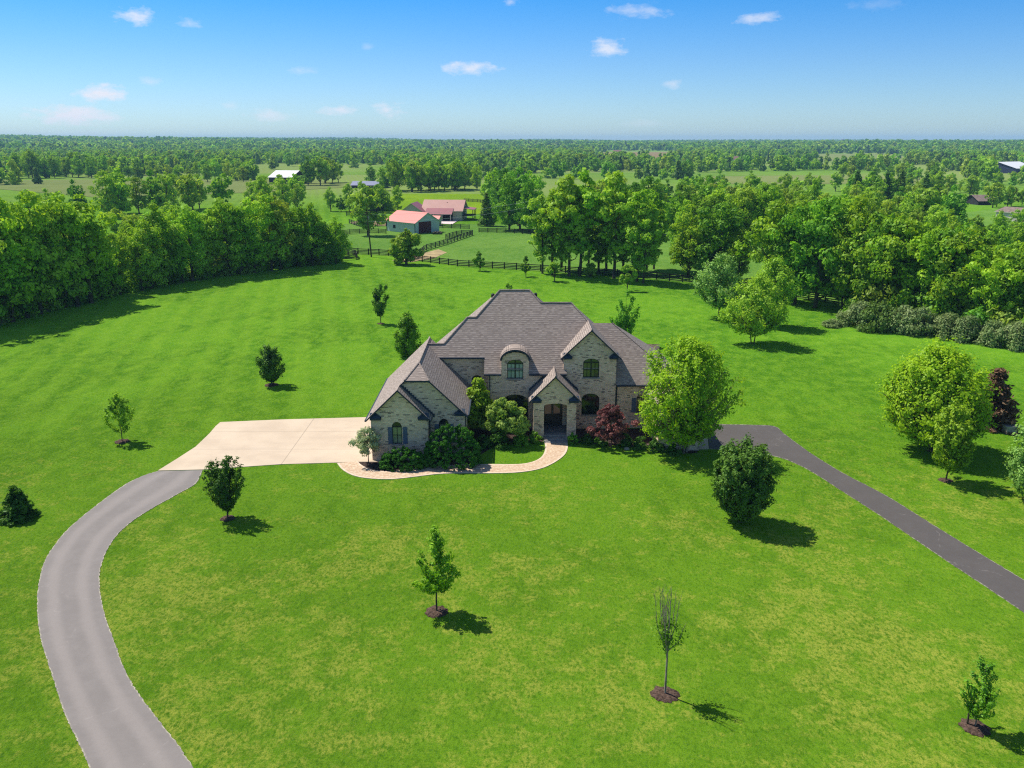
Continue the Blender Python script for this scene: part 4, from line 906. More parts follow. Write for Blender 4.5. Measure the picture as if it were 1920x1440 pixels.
near_tree('corner_sapling', 1828, 1364, 1238, 74, 'sparse young tree with a stake in the bottom right corner of the lawn', 'deep', 'oval', 27, .22, 3400, .10, 36, mulch=.6, br=1, spread=.06, tr=.03, lob=.35, barkm='bark_light')
sx, sy = G(1813, 1360); mb = MB(); mb.box(-.03, .03, -.03, .03, -.1, .62); mb.box(-.036, .036, -.036, .036, .5, .56); tag(mb.build('tree_stake', M['bark'], at=(sx, sy, 0)), 'short dark stake beside the sparse young tree at bottom right', 'stake')
sx, sy = G(-12, 1028)
near_tree('offscreen_tree', -52, 1022, 930, 46, 'young tree just past the left edge whose shadow reaches the lawn', 'dark', 'egg', 43, .2, 2500, .15, 30)
# the nearly bare tree
def bare_tree():
    x, y = G(1247, 1302); H = atY(1247, 1098, y)[1]; r = np.random.default_rng(31); segs = [((0, 0, -.1), (0, 0, .1), .08, .06), ((0, 0, .1), (0.0, 0, H * .36), .055, .045)]; tips = []
    for i in range(15):
        a = r.uniform(0, 6.28); hz = H * r.uniform(.66, 1.0); rr = 0.1 + .86 * r.uniform(.3, 1) * (1.15 - .35 * (hz / H)); z0 = H * r.uniform(.32, .5)
        p = np.array([0, 0, z0]); q = np.array([math.cos(a) * rr * .72, math.sin(a) * rr * .72, z0 + (hz - z0) * .45]); e = np.array([math.cos(a) * rr, math.sin(a) * rr, hz])
        segs += [(p, q, .026, .017), (q, e, .017, .005)]
        for k in range(7):
            f = r.uniform(0, 1); b = q * (1 - f) + e * f; a2 = r.uniform(0, 6.28); ln = r.uniform(.2, .5); t = b + np.array([math.cos(a2) * ln * .35, math.sin(a2) * ln * .35, ln]); segs.append((b, t, .009, .003)); tips.append((b + t) / 2)
        tips += [p * .5 + q * .5, q, q]
    segs.append(((0, 0, H * .36), (0.03, 0, H), .045, .006))
    V, Q = tubes_np(segs, 5); tm = np_mesh('trunk', V, Q, M['bark_light'])
    T = np.array(tips); T = T[T[:, 2] < H * .66]; k = r.choice(len(T), 1100, p=(lambda w: w / w.sum())(np.clip(1.3 - T[:, 2] / (H * .66), .02, 1) ** 1.6))
    P = T[k] + r.normal(0, .10, (1100, 3)); V, Q = leaves(r, P, r.normal(size=(1100, 3)) + [0, 0, .4], .085); cm = np_mesh('crown', V, Q, LM['deep'], r.uniform(0, 1, 1100))
    place((tm, cm), 'bare_tree', (x, y, 0), 'half dead young tree with bare upright twigs on the front lawn'); disc('mulch_ring', x, y, .62, M['mulch'], 5, 'ring of dark mulch round the foot of the half dead tree')
bare_tree()
# conifer at the left edge
x, y = G(35, 972); H = atY(35, 910, y)[1]
place(conifer(32, H, 1.2, 'dark', 4200, .17, .1, .02), 'small_pine', (x, y, 0), 'small bushy pine on the lawn at the left edge')
# birch in front of the right wing: several stems, long hanging sprays
bx, by = G(1283, 848); Hb = atY(1283, 632, by)[1]
def birch(): return branchy(41, Hb, 3.2, Hb * .17, 'broad', 'bright', 250, 34000, .17, .15, .17, 'bark_light', .9, .34, 5, 3, hang=.6)
place(birch(), 'river_birch', (bx, by, 0), 'large yellow green birch with several stems in front of the right wing')

# ------------------------------------------------------------------ shrubs round the house
def shrub(name, px, pb, pt, w_px, label, leafm, seed, shape='dome', cat='shrub', nleaf=3500, leaf=.12, Y=None, depth=1.0, cb=.02, nclump=70, cr=None, **kw):
    x, y = G(px, pb) if Y is None else (atY(px, 700, Y)[0], Y)
    H = atY(px, pt, y)[1]; R = w_px / 2 / FPX * (y * CP + (HC - H * .5) * SP)
    ms = make_plant(seed, H, R, H * cb, shape, leafm, nclump, nleaf, leaf, clump_r=cr or min(.4, R * .35), sq=depth, tr=.03, nlimb=14, **kw)
    return place(ms, name, (x, y, 0), label, cat)
shrub('variegated_shrub', 691, 868, 800, 56, 'cream and green variegated small tree at the garage corner', 'cream', 50, 'round', nleaf=3600, leaf=.13, cb=.28, shell=.5, lob=.3, nclump=46)
shrub('big_yew', 849, 871, 795, 112, 'big rounded dark green yew beside the walkway', 'yew', 51, nleaf=20000, leaf=.11, depth=.62, nclump=420, cr=.2, shell=.93, lob=.04)
shrub('clipped_hedge', 757, 877, 840, 92, 'low dark clipped hedge under the garage window', 'yew', 52, nleaf=12000, leaf=.10, depth=.5, nclump=300, cr=.18, shell=.92, lob=.04)
shrub('dogwood', 897, 850, 704, 66, 'green small tree before the recessed wall left of the entrance', 'mid', 53, 'egg', 'tree', 8500, .2, Y=68.2, nclump=70, cb=.2, cr=.6, lob=.22)
shrub('viburnum', 948, 842, 748, 106, 'broad pale flowering viburnum left of the entrance', 'viburnum', 54, 'broad', nleaf=9500, leaf=.19, Y=66.6, depth=.6, nclump=80, cr=.5, lob=.18, cb=.3)
for i, (a, b, c, w, l) in enumerate(((905, 838, 812, 40, 'low dark shrub at the left foot of the viburnum'), (940, 838, 806, 46, 'low dark shrub under the middle of the viburnum'), (975, 834, 808, 36, 'low green shrub under the right side of the viburnum'),
                                     (1004, 830, 808, 26, 'small spiky shrub at the left side of the porch steps'))):
    shrub('low_shrub', a, b, c, w, l, 'dark' if i < 2 else 'deep', 60 + i, nleaf=2200, leaf=.11, nclump=40)
shrub('cone_shrub', 1074, 834, 808, 21, 'small cone shaped evergreen at the right side of the porch steps', 'deep', 65, 'egg', nleaf=1800, leaf=.08, nclump=30)
shrub('red_maple', 1146, 838, 752, 76, 'small dark red maple in the bed right of the entrance', 'red', 66, 'broad', 'tree', 7000, .15, cb=.14, nclump=70, cr=.32, lob=.25, shell=.6)
for i, (a, b, c, w, l) in enumerate(((1100, 830, 812, 30, 'low dark shrub between the entrance and the red maple'), (1128, 836, 816, 28, 'low dark shrub at the left foot of the red maple'), (1172, 836, 812, 32, 'low dark shrub at the right foot of the red maple'),
                                     (1200, 840, 816, 32, 'low dark shrub under the right wing window'), (1228, 844, 820, 34, 'low dark shrub left of the birch stems'), (1262, 852, 830, 30, 'low dark shrub at the foot of the birch'))):
    shrub('low_shrub', a, b, c, w, l, 'dark', 70 + i, nleaf=1900, leaf=.12, nclump=36)
for i, (a, b) in enumerate(((1024, 829), (1213, 838), (1175, 843))):
    r = random.Random(i); mb = MB(); pts = [[(math.cos(t * .9) * s + r.uniform(-.02, .02), math.sin(t * .9) * s * .6, z) for t in range(7)] for s, z in ((.22, 0), (.24, .1), (.13, .19))]
    for q in range(2):
        for k in range(7): mb.poly([pts[q][k], pts[q][(k + 1) % 7], pts[q + 1][(k + 1) % 7], pts[q + 1][k]])
    mb.poly(pts[2]); x, y = G(a, b); tag(mb.build('garden_rock', M['stone'], at=(x, y, 0)), ['pale rock beside the porch steps', 'pale rock in the bed below the right wing window', 'pale rock in front of the red maple'][i], 'rock')
x, y = G(1892, 812); mb = MB(); mb.box(-.45, .45, -.35, .35, -.05, .62); mb.box(-.5, .5, -.4, .4, .62, .7); tag(mb.build('utility_box', M['stone'], at=(x, y, 0)), 'grey utility box on the lawn at the right edge', 'utility box')

# ------------------------------------------------------------------ back lawn saplings and the tree at the fence
near_tree('fence_maple', 762, 496, 424, 60, 'round dark green tree at the fence corner behind the lawn', 'mid', 'broad', 80, .1, 7500, .42, 60, clump_r=1.1, tr=.3, lob=.15)
near_tree('fence_sapling', 900, 508, 466, 24, 'small sapling by the black fence right of the round tree', 'deep', 'egg', 81, .16, 1700, .3, 20)
near_tree('dark_sapling', 986, 519, 480, 22, 'small dark sapling left of the tall grove', 'deep', 'oval', 82, .16, 1500, .3, 20)
near_tree('green_sapling', 1040, 528, 478, 34, 'sapling standing in front of the tall grove', 'mid', 'egg', 83, .16, 2100, .3, 24)
near_tree('pale_sapling', 1176, 546, 490, 36, 'pale green sapling in front of the right end of the grove', 'lime', 'oval', 84, .18, 2400, .28, 26)
near_tree('grove_shrub', 1106, 520, 489, 32, 'loose pale shrub between the trunks of the grove', 'olive', 'round', 85, .05, 1700, .32, 24, 'shrub')
near_tree('half_hidden_tree', 1180, 588, 556, 30, 'small bright tree top showing left of the silvery tree', 'mid', 'egg', 86, .1, 1500, .28, 20) if False else None

# ------------------------------------------------------------------ woods: shared crowns, every tree an object of its own
VAR = {}
def variants(key, n, fn): VAR[key] = [fn(i) for i in range(n)]
# built 10 m tall, scaled where they stand
variants('belt', 5, lambda i: make_plant(100 + i, 10, 2.9, 1.0, ['broad', 'tall', 'broad', 'egg', 'tall'][i], 'mid', 95, 6200, .27, .85, .45, .17, 22, lob=.32))
variants('belt_deep', 3, lambda i: make_plant(110 + i, 10, 3.0, .8, ['broad', 'oval', 'tall'][i], 'deep', 90, 6000, .27, .9, .45, .18, 20, lob=.3))
variants('belt_olive', 3, lambda i: make_plant(120 + i, 10, 2.7, 1.4, ['tall', 'egg', 'broad'][i], 'olive', 75, 4400, .26, .75, .4, .16, 26, lob=.35))
variants('belt_lime', 3, lambda i: make_plant(125 + i, 10, 2.8, 1.2, ['tall', 'broad', 'egg'][i], 'lime', 78, 4800, .27, .8, .4, .16, 22, lob=.32))
variants('grove', 4, lambda i: make_plant(130 + i, 10, 1.75, 1.5, 'tall', 'lime' if i % 2 else 'mid', 70, 4200, .27, .62, .35, .13, 30, lob=.4))
variants('mid', 4, lambda i: make_plant(140 + i, 10, 3.4, 1.2, ['broad', 'egg', 'round', 'tall'][i], ['mid', 'deep', 'olive', 'mid'][i], 40, 1500, .62, 1.25, .5, .2, 10, lob=.25))
variants('under', 3, lambda i: make_plant(150 + i, 10, 6.5, .1, 'dome', ['deep', 'mid', 'olive'][i], 60, 2600, .8, 2.4, .6, .2, 8, lob=.2))
variants('bush', 3, lambda i: make_plant(160 + i, 10, 8.5, .1, 'dome', ['blossom', 'grey', 'blossom'][i], 90, 5200, .75, 2.6, .7, .2, 8, lob=.18))
VAR['dark_conifer'] = [conifer(170, 10, 2.3, 'dark', 1600, .5, .2), conifer(171, 10, 2.6, 'grey', 1600, .5, .25)]
PR = random.Random(5)
ROWS = {}
TONE = {'belt': 'mid green', 'belt_deep': 'dark green', 'belt_olive': 'olive green', 'belt_lime': 'yellow green', 'mid': 'green', 'under': 'dense', 'bush': 'dense', 'grove': 'green', 'dark_conifer': 'conical'}
def add_tree(keys, x, y, H, name, label, cat, group, wide=1.0):
    k = PR.choice(keys); ms = PR.choice(VAR[k]); s = H / 10 * PR.uniform(.95, 1.05) * wide
    e = place(ms, name, (x, y, terrain(x, y)), label, cat, group, PR.uniform(0, 6.28), s, 1 / wide); e.rotation_euler = (PR.uniform(-.03, .03), PR.uniform(-.03, .03), PR.uniform(0, 6.28))
    if group: ROWS.setdefault((label, group), []).append((x / (y * CP + HC * SP), TONE[k], e))
    return e
def row(p0, p1, n, H0, H1, keys, name, label, cat, group, jit=2.5, depth=0.0, wide=1.0):
    a, b = np.array(G(*p0)), np.array(G(*p1)); d = (b - a) / np.linalg.norm(b - a); nrm = np.array([-d[1], d[0]]); nrm = nrm if nrm[1] > 0 else -nrm
    for i in range(n):
        f = (i + .5 + PR.uniform(-.3, .3)) / n; q = a + (b - a) * f + nrm * (depth * PR.uniform(0, 1) + PR.uniform(-.3, .3) * jit); add_tree(keys, q[0], q[1], PR.uniform(H0, H1), name, label, cat, group, wide)
B3 = ['belt', 'belt', 'belt_deep', 'belt_lime', 'belt_olive']
# left belt, following the dark line of its shade on the lawn
g = 'trees of the left woodland belt'
LB = [(-70, 628), (60, 592), (180, 566), (300, 535), (420, 518), (540, 503), (634, 494)]
for (a, b), n, H0, H1 in zip(zip(LB, LB[1:]), (5, 5, 4, 5, 5, 5), (13, 15, 9, 11, 13, 9), (17.5, 19, 13, 14.5, 16.6, 12.5)):
    row(a, b, n, H0, H1, B3, 'belt_tree', 'tall leafy tree in the front row of the left woodland belt', 'tree', g, 2.5)
    row((a[0], a[1] - 18), (b[0], b[1] - 10), (2 if 170 < a[0] < 310 else max(3, n - 1)), H0 - 2, H1 - 1, ['belt', 'belt_deep', 'belt_olive'], 'belt_tree', 'leafy tree in the second row of the left woodland belt', 'tree', g, 3, 4)
    row((a[0], a[1] - 2), (b[0], b[1] - 1), n + 2, 3.0, 6.0, ['under'], 'understorey_bush', 'dark bush filling the foot of the left woodland belt', 'bush', 'understorey of the left woodland belt', 2, 4)
row((180, 520), (560, 470), 6, 7, 10.5, ['belt_olive', 'belt', 'mid'], 'belt_tree', 'loose tree at the back of the left woodland belt', 'tree', g, 4, 16)
near_tree('light_belt_tree', 285, 540, 438, 92, 'bright green lower tree bulging from the left woodland belt', 'lime', 'egg', 87, .06, 7500, .34, 70, clump_r=1.0)
row((-60, 480), (200, 455), 7, 11, 14, ['belt', 'belt_deep', 'belt_olive'], 'belt_tree', 'tree at the far back of the left woodland belt', 'tree', g, 6, 20)
# tree lines between the belt and the barns
g2 = 'field trees beyond the left belt'
g5 = 'woodland rows behind the right belt'
row((170, 412), (455, 398), 12, 12, 16, ['mid', 'belt_olive', 'belt_lime'], 'field_tree', 'spaced tree in the hedgerow beyond the left belt', 'tree', g2, 6, 30)
row((200, 448), (430, 440), 7, 6, 10, ['mid', 'under'], 'field_tree', 'low tree on the near hedgerow beyond the left belt', 'tree', g2, 6, 10)
row((0, 336), (190, 334), 13, 14, 20, ['mid', 'belt'], 'field_tree', 'tall tree in the far left tree line', 'tree', 'far left line of trees', 6, 30)
row((200, 345), (460, 341), 13, 9, 15, ['mid', 'belt_olive'], 'field_tree', 'small far tree left of the white roofed barn', 'tree', 'trees left of the white roofed barn', 8, 60)
row((560, 405), (650, 395), 8, 10, 14, ['mid', 'belt_olive', 'belt_lime'], 'yard_tree', 'loose tree between the left belt and the long shed', 'tree', 'trees left of the red roofed farm', 5, 30)
row((655, 402), (760, 396), 9, 6, 11, ['mid', 'belt_lime', 'under'], 'yard_tree', 'tree behind the paddock left of the red roofed house', 'tree', 'trees left of the red roofed farm', 4, 16)
row((600, 350), (720, 345), 8, 12, 18, ['mid'], 'field_tree', 'dark tree behind the long shed', 'tree', 'trees behind the long shed', 6, 40)
row((742, 362), (905, 358), 22, 13, 17, ['mid', 'belt'], 'field_tree', 'straight trunked tree in the grove behind the yellow meadow', 'tree', 'grove behind the yellow meadow', 5, 26)
row((1690, 452), (1815, 440), 9, 10, 13.5, ['mid', 'belt_lime', 'belt'], 'hillside_tree', 'tree left of the small brown shed', 'tree', 'trees round the small shed and white house', 5, 14)
row((1880, 392), (2010, 388), 8, 7, 10, ['mid', 'belt_lime'], 'hillside_tree', 'tree behind the small white house', 'tree', 'trees round the small shed and white house', 4, 14)
row((1300, 372), (1700, 370), 20, 8, 11.5, ['mid'], 'wood_tree', 'tree of the middle rows behind the right belt', 'tree', g5, 10, 60)
row((1690, 345), (1860, 343), 11, 9, 13, ['mid'], 'hillside_tree', 'far tree on the slope left of the blue barn', 'tree', 'trees on the slope below the blue barn', 10, 90)
row((1860, 372), (2010, 366), 11, 6, 8, ['mid', 'belt_lime'], 'hillside_tree', 'leafy tree between the blue barn and the shed', 'tree', 'trees on the slope below the blue barn', 8, 40)
row((1700, 420), (1822, 412), 9, 9, 13, ['mid', 'belt_lime', 'belt_olive'], 'hillside_tree', 'tree close behind the third row', 'tree', 'trees round the small shed and white house', 6, 24)
row((1800, 448), (2000, 444), 10, 5.5, 8, ['mid', 'belt', 'belt_lime'], 'hillside_tree', 'low tree in front of the small white house', 'tree', 'trees round the small shed and white house', 5, 8)
add_tree(['mid'], *G(690, 442), 13.5, 'yard_tree', 'grey green tree alone beside the paddock lane', 'tree', None)
add_tree(['belt'], *G(912, 374), 9, 'field_tree', 'single round tree right of the grove behind the yellow meadow', 'tree', None)
# right of the farm house
for (px, py, H, k, lab) in ((912, 424, 9.5, 'dark_conifer', 'dark brown green conifer right of the red roofed house'), (925, 424, 6.5, 'belt', 'round bright tree in front of the dark conifer'),
                            (955, 432, 16, 'belt_deep', 'tall dark tree left of the grove'), (975, 430, 17.5, 'belt_deep', 'tallest dark tree left of the grove'), (992, 436, 15, 'belt_deep', 'dark tree touching the left side of the grove')):
    add_tree([k], *G(px, py), H, 'paddock_tree', lab, 'tree', None)
row((930, 400), (1010, 396), 5, 12, 16, ['belt_deep', 'mid'], 'paddock_tree', 'tree behind the paddock right of the farm', 'tree', 'trees behind the right paddock', 5, 30)
# the tall grove behind the house
g3 = 'trees of the tall grove behind the house'
for i, (px, py, pt) in enumerate(((1017, 513, 366), (1036, 516, 352), (1067, 518, 320), (1052, 508, 332), (1087, 518, 312), (1104, 506, 350), (1122, 512, 352), (1151, 522, 318), (1137, 508, 352), (1168, 512, 346), (1194, 528, 348), (1206, 531, 372), (1212, 508, 336), (1226, 505, 372))):
    x, y = G(px, py); add_tree(['grove'], x, y, atY(px, pt, y)[1], 'grove_tree', 'tall slender tree of the grove behind the house', 'tree', g3, 1.12)
for i, (px, py, pt, w) in enumerate(((1290, 520, 372, 1.1), (1345, 524, 362, 1.25), (1385, 528, 420, 1.0), (1312, 505, 380, 1.1))):
    x, y = G(px, py); add_tree(['belt', 'belt_deep'], x, y, atY(px, pt, y)[1], 'broad_tree', 'broad dense tree between the grove and the right belt', 'tree', 'broad trees between the grove and the right belt', w)
# right belt
g4 = 'trees of the right woodland belt'
RB = [(1440, 560), (1520, 576), (1600, 590), (1700, 603), (1800, 622), (1900, 640), (2040, 668)]
for (a, b), n, H0, H1 in zip(zip(RB, RB[1:]), (2, 3, 5, 5, 4, 5), (15, 16, 14, 13, 10.5, 11), (17, 17.5, 16.5, 15, 13, 13)):
    row(a, b, n, H0, H1, ['belt', 'belt_deep', 'belt'], 'belt_tree', 'tall leafy tree in the front row of the right woodland belt', 'tree', g4, 2, 2)
    row((a[0], a[1] - 24), (b[0], b[1] - 30), n + 1, H0 - 2, H1 - 1, ['belt', 'belt_deep', 'belt_olive', 'belt_lime'], 'belt_tree', 'leafy tree in the second row of the right woodland belt', 'tree', g4, 4, 8)
row((1590, 600), (2000, 660), 9, 3.5, 6, ['under'], 'understorey_bush', 'dark bush filling the foot of the right woodland belt', 'bush', 'understorey of the right woodland belt', 2, 3)
row((1250, 478), (1500, 486), 12, 12, 16, ['belt', 'belt_deep', 'belt_olive'], 'belt_tree', 'tree in the third row of the right woodland belt', 'tree', g4, 5, 14)
row((1500, 490), (1790, 496), 11, 11, 14.5, ['belt', 'belt_deep', 'belt_olive', 'belt_lime'], 'belt_tree', 'tree in the third row of the right woodland belt', 'tree', g4, 6, 20)
row((1800, 500), (2000, 505), 6, 8, 9.5, ['belt', 'belt_lime'], 'belt_tree', 'low tree at the end of the right woodland belt', 'tree', g4, 4, 8)
row((1130, 440), (1500, 440), 20, 12, 16, ['mid', 'belt_deep', 'belt_olive'], 'wood_tree', 'tree top in the rows behind the right belt', 'tree', g5, 8, 35)
row((1500, 448), (1800, 440), 15, 10, 14, ['mid', 'belt', 'belt_olive', 'belt_lime'], 'wood_tree', 'tree top in the rows behind the right belt', 'tree', g5, 8, 35)
row((1240, 408), (1700, 404), 20, 9, 12, ['mid', 'belt_lime'], 'wood_tree', 'far tree top in the rows behind the right belt', 'tree', g5, 10, 50)
row((1620, 392), (1760, 388), 9, 12, 14.5, ['dark_conifer', 'mid'], 'wood_conifer', 'dark evergreen in the clump beyond the right belt', 'tree', 'dark evergreens beyond the right belt', 6, 30)
row((1690, 372), (1850, 368), 10, 8, 12, ['mid', 'belt_lime'], 'hillside_tree', 'tree on the slope below the blue barn', 'tree', 'trees on the slope below the blue barn', 8, 40)
row((1790, 470), (2000, 460), 10, 5, 7.5, ['belt', 'belt_lime', 'mid'], 'hillside_tree', 'leafy tree round the small brown shed and white house', 'tree', 'trees round the small shed and white house', 6, 14)
row((1840, 352), (2050, 348), 12, 5, 8, ['mid'], 'hillside_tree', 'leafy tree beside the blue barn', 'tree', 'trees on the slope below the blue barn', 10, 50)
# blossoming bushes at the edge of the right lawn
for (px, pb, pt, lab) in ((1610, 612, 566, 'green bush at the left end of the bush row'), (1645, 618, 566, 'large green bush second in the bush row'), (1690, 622, 572, 'blossoming pinkish bush third in the bush row'), (1725, 626, 578, 'blossoming bush in the middle of the bush row'),
                          (1775, 632, 586, 'blossoming bush right of the middle of the bush row'), (1812, 638, 592, 'pinkish bush before the dark trees'), (1860, 646, 600, 'grey green bush near the right end of the bush row'), (1905, 652, 604, 'green bush at the right edge of the photo')):
    x, y = G(px, pb); add_tree(['bush'], x, y, atY(px, pt, y)[1] * 1.08, 'flowering_bush', lab, 'bush', 'bushes along the right lawn', .88)
x, y = G(1560, 612); add_tree(['bush'], x, y, 1.1, 'grey_bush', 'low grey bush in front of the bush row', 'bush', None, 1.6)

# ------------------------------------------------------------------ fields beyond the lawn (thin sheets laid on the ground)
def field(name, px_pts, mat, z, lift=0.0):
    pts = densify([G(*p) for p in px_pts], 12); mb = MB(); vs = [Vector((p[0], p[1], 0)) for p in pts]
    for tri in tessellate_polygon([vs]):
        a, b, c = (vs[i] for i in tri)
        if (b - a).cross(c - a).z < 0: b, c = c, b
        mb.poly([(q.x, q.y, z) for q in (a, b, c)])
    tag(mb.build(name, mat), kind='structure')
field('paddock_grass', [(560, 492), (632, 474), (735, 480), (775, 488), (858, 498), (985, 507), (1060, 512), (1200, 521), (1305, 531), (1480, 556), (1600, 575), (1980, 560), (1980, 440), (1000, 420), (560, 420)], M['pasture'], .05)
field('yellow_meadow', [(640, 398), (700, 385), (745, 364), (930, 364), (960, 392), (905, 402), (800, 400)], M['meadow'], .10)
field('olive_hay_field', [(1290, 345), (1330, 331), (1500, 329), (1700, 330), (1780, 334), (1800, 345)], M['olive_field'], .12)
field('left_hay_field', [(-60, 350), (-60, 338), (560, 336), (700, 348), (640, 352), (500, 360), (200, 372)], M['olive_field'], .12)
field('dirt_track', [(735, 489), (790, 476), (822, 468), (838, 474), (815, 484), (770, 492)], M['dirt'], .08)
field('farm_yard', [(655, 418), (690, 410), (726, 412), (726, 424), (690, 424)], M['dirt'], .09)
field('slope_lawn', [(1800, 400), (1870, 392), (1960, 398), (1960, 425), (1830, 425)], M['pasture'], .12)

# ------------------------------------------------------------------ black board fences and the power pole
M['fence'] = plain('black_fence_paint', (0.020, 0.017, 0.016), 0.7, 0.25, var=0.4)
pm = MB(); pm.box(-.08, .08, -.08, .08, -.2, 1.36); PM = None
def fence(pts, label, spacing=2.5, z=0.0, gap=None):
    global PM
    P = [np.array(p) for p in pts]; o = empty('board_fence', (P[0][0], P[0][1], z), label, 'fence', 'black board fences')
    d = [0.0]
    for a, b in zip(P, P[1:]): d.append(d[-1] + np.linalg.norm(b - a))
    n = max(2, int(d[-1] / spacing)); at = [(np.interp(d[-1] * i / n, d, [p[0] for p in P]), np.interp(d[-1] * i / n, d, [p[1] for p in P])) for i in range(n + 1)]
    bm = MB()
    for a, b in zip(at, at[1:]):
        dx, dy = b[0] - a[0], b[1] - a[1]; L = math.hypot(dx, dy); nx, ny = -dy / L * .03, dx / L * .03
        for h in (.22, .52, .82, 1.12):
            q = [(a[0] - P[0][0], a[1] - P[0][1]), (b[0] - P[0][0], b[1] - P[0][1])]; j = PR.uniform(-.02, .02)
            c = [(q[0][0] - nx, q[0][1] - ny), (q[1][0] - nx, q[1][1] - ny), (q[1][0] + nx, q[1][1] + ny), (q[0][0] + nx, q[0][1] + ny)]
            z0, z1 = h + j, h + .15 + j
            bm.poly([(x, y, z0) for x, y in c][::-1]); bm.poly([(x, y, z1) for x, y in c])
            for i in range(4): k = (i + 1) % 4; bm.poly([(*c[i], z0), (*c[k], z0), (*c[k], z1), (*c[i], z1)])
    bm.build('boards', M['fence'], o)
    for i, a in enumerate(at):
        if PM is None: p = pm.build('post', M['fence'], o); PM = p.data
        else: p = link('post', PM, o)
        p.location = (a[0] - P[0][0], a[1] - P[0][1], 0); p.rotation_euler = (PR.uniform(-.02, .02), PR.uniform(-.02, .02), math.atan2((at[-1][1] - at[0][1]), (at[-1][0] - at[0][0])))
fence([G(632, 475), G(660, 476), G(725, 479), G(776, 489)], 'black board fence left of the round tree at the fence corner')
fence([G(776, 489), G(858, 499.5), G(985, 507), G(1060, 512)], 'black board fence behind the lawn between the round tree and the grove')
fence([G(1060, 512), G(1199, 521), G(1305, 532)], 'black board fence running behind the trunks of the grove')
fence([G(1305, 532), G(1390, 542), G(1478, 557), G(1570, 569), G(1640, 580)], 'black board fence in front of the right woodland belt')
fence([G(590, 492), G(668, 486.5)], 'short black board fence at the end of the left woodland belt'); fence([G(668, 486.5), G(671, 481), G(640, 476)], 'return of the short fence beside the left belt')
fence([G(778, 486), G(797, 470), G(838, 458), G(886, 441)], 'black board fence climbing diagonally towards the farm')
fence([G(798, 429), G(822, 427.5), G(880, 430)], 'black board fence below the patio of the red roofed house')
fence([G(836, 449), G(860, 441), G(886, 441)], 'short black board fence beside the diagonal fence')
fence([G(898, 436), G(957, 437.5), G(1010, 441)], 'black board fence of the right paddock')
fence([G(640, 441), G(660, 439), G(700, 437), G(724, 439)], 'black board fence beside the metal barn')
fence([G(655, 419), G(680, 427), G(724, 424)], 'black board fence of the small farm yard')
fence([G(650, 405), G(672, 402), G(706, 399)], 'black board fence behind the farm lane')
fence([G(870, 378), G(900, 380), G(935, 390)], 'dark fence along the yellow meadow')
fence([G(1425, 452), G(1330, 455), G(1235, 447)], 'black board fence seen between the grove and the right belt')
x, y = G(696.5, 482); Hp = atY(690, 398, y)[1]; o = empty('power_pole', (x, y, 0), 'leaning wooden power pole behind the fence left of the round tree', 'power pole')
mb = MB(); mb.tube((0, 0, -.2), (-.55, 0, Hp), .17, .11, 8); mb.build('pole', M['bark'], o); mb = MB(); mb.box(-1.5, .5, -.06, .06, Hp - .5, Hp - .36); mb.build('crossarm', M['bark'], o)
mb = MB(); mb.tube((-.25, -.1, Hp - 1.5), (-.25, -.1, Hp - .8), .16, .16, 8); mb.build('transformer', M['stone'], o)
M['wire'] = plain('wire', (0.45, 0.45, 0.45), 0.4, 0.5)
for j, dz in enumerate((0.0, 1.5)):
    A = Vector((x - .6, y, Hp - .4 - dz)); B = Vector((10.0, 236.0, 9.5 - dz)); mb = MB(); prev = A
    for i in range(1, 13): f = i / 12; q = A.lerp(B, f) - Vector((0, 0, 5.2 * f * (1 - f))); mb.tube(prev, q, .022, .022, 4); prev = q
    tag(mb.build('power_line', M['wire'], loc=(A.x, A.y, A.z)), ['upper', 'lower'][j] + ' power line sagging from the leaning pole across the metal barn', 'power line')

# ------------------------------------------------------------------ farm buildings
def metal(name, col, spec=0.5):
    m, t = new_mat(name); uv = t.nd('ShaderNodeTexCoord').outputs['UV']; s = t.nd('ShaderNodeSeparateXYZ', {0: uv})
    w = t.m('SINE', t.m('MULTIPLY', s.outputs[0], 13.0)); n = t.noise(uv, .4, 4, .6)
    c = t.mix(t.ss(n, .3, .7), c4(*[v * .88 for v in col]), c4(*col)); c = t.mix(t.m('MULTIPLY', t.ss(w, .8, 1.0), .25), c, c4(*[v * .5 for v in col])); t.out(t.prin(c, .5, None, spec)); return m
M['red_metal'] = metal('red_metal', (0.62, 0.085, 0.06)); M['rose_metal'] = metal('rose_metal', (0.46, 0.23, 0.19)); M['maroon_metal'] = metal('maroon_metal', (0.30, 0.09, 0.10))
M['white_metal'] = metal('white_metal', (0.72, 0.72, 0.74)); M['blue_metal'] = metal('blue_metal', (0.22, 0.23, 0.33)); M['grey_wall'] = metal('grey_wall', (0.46, 0.53, 0.56)); M['tan_wall'] = plain('tan_wall', (0.42, 0.40, 0.34), .9)
M['black_wall'] = plain('black_boards', (0.025, 0.024, 0.026), .8); M['navy_wall'] = plain('navy_wall', (0.03, 0.04, 0.10), .8); M['brown_roof'] = plain('brown_roof', (0.19, 0.14, 0.12), .9, var=.3, scale=1.2); M['cream_wall'] = plain('cream_wall', (0.62, 0.56, 0.50), .9)
M['opening'] = plain('dark_opening', (0.012, 0.010, 0.012), .9)
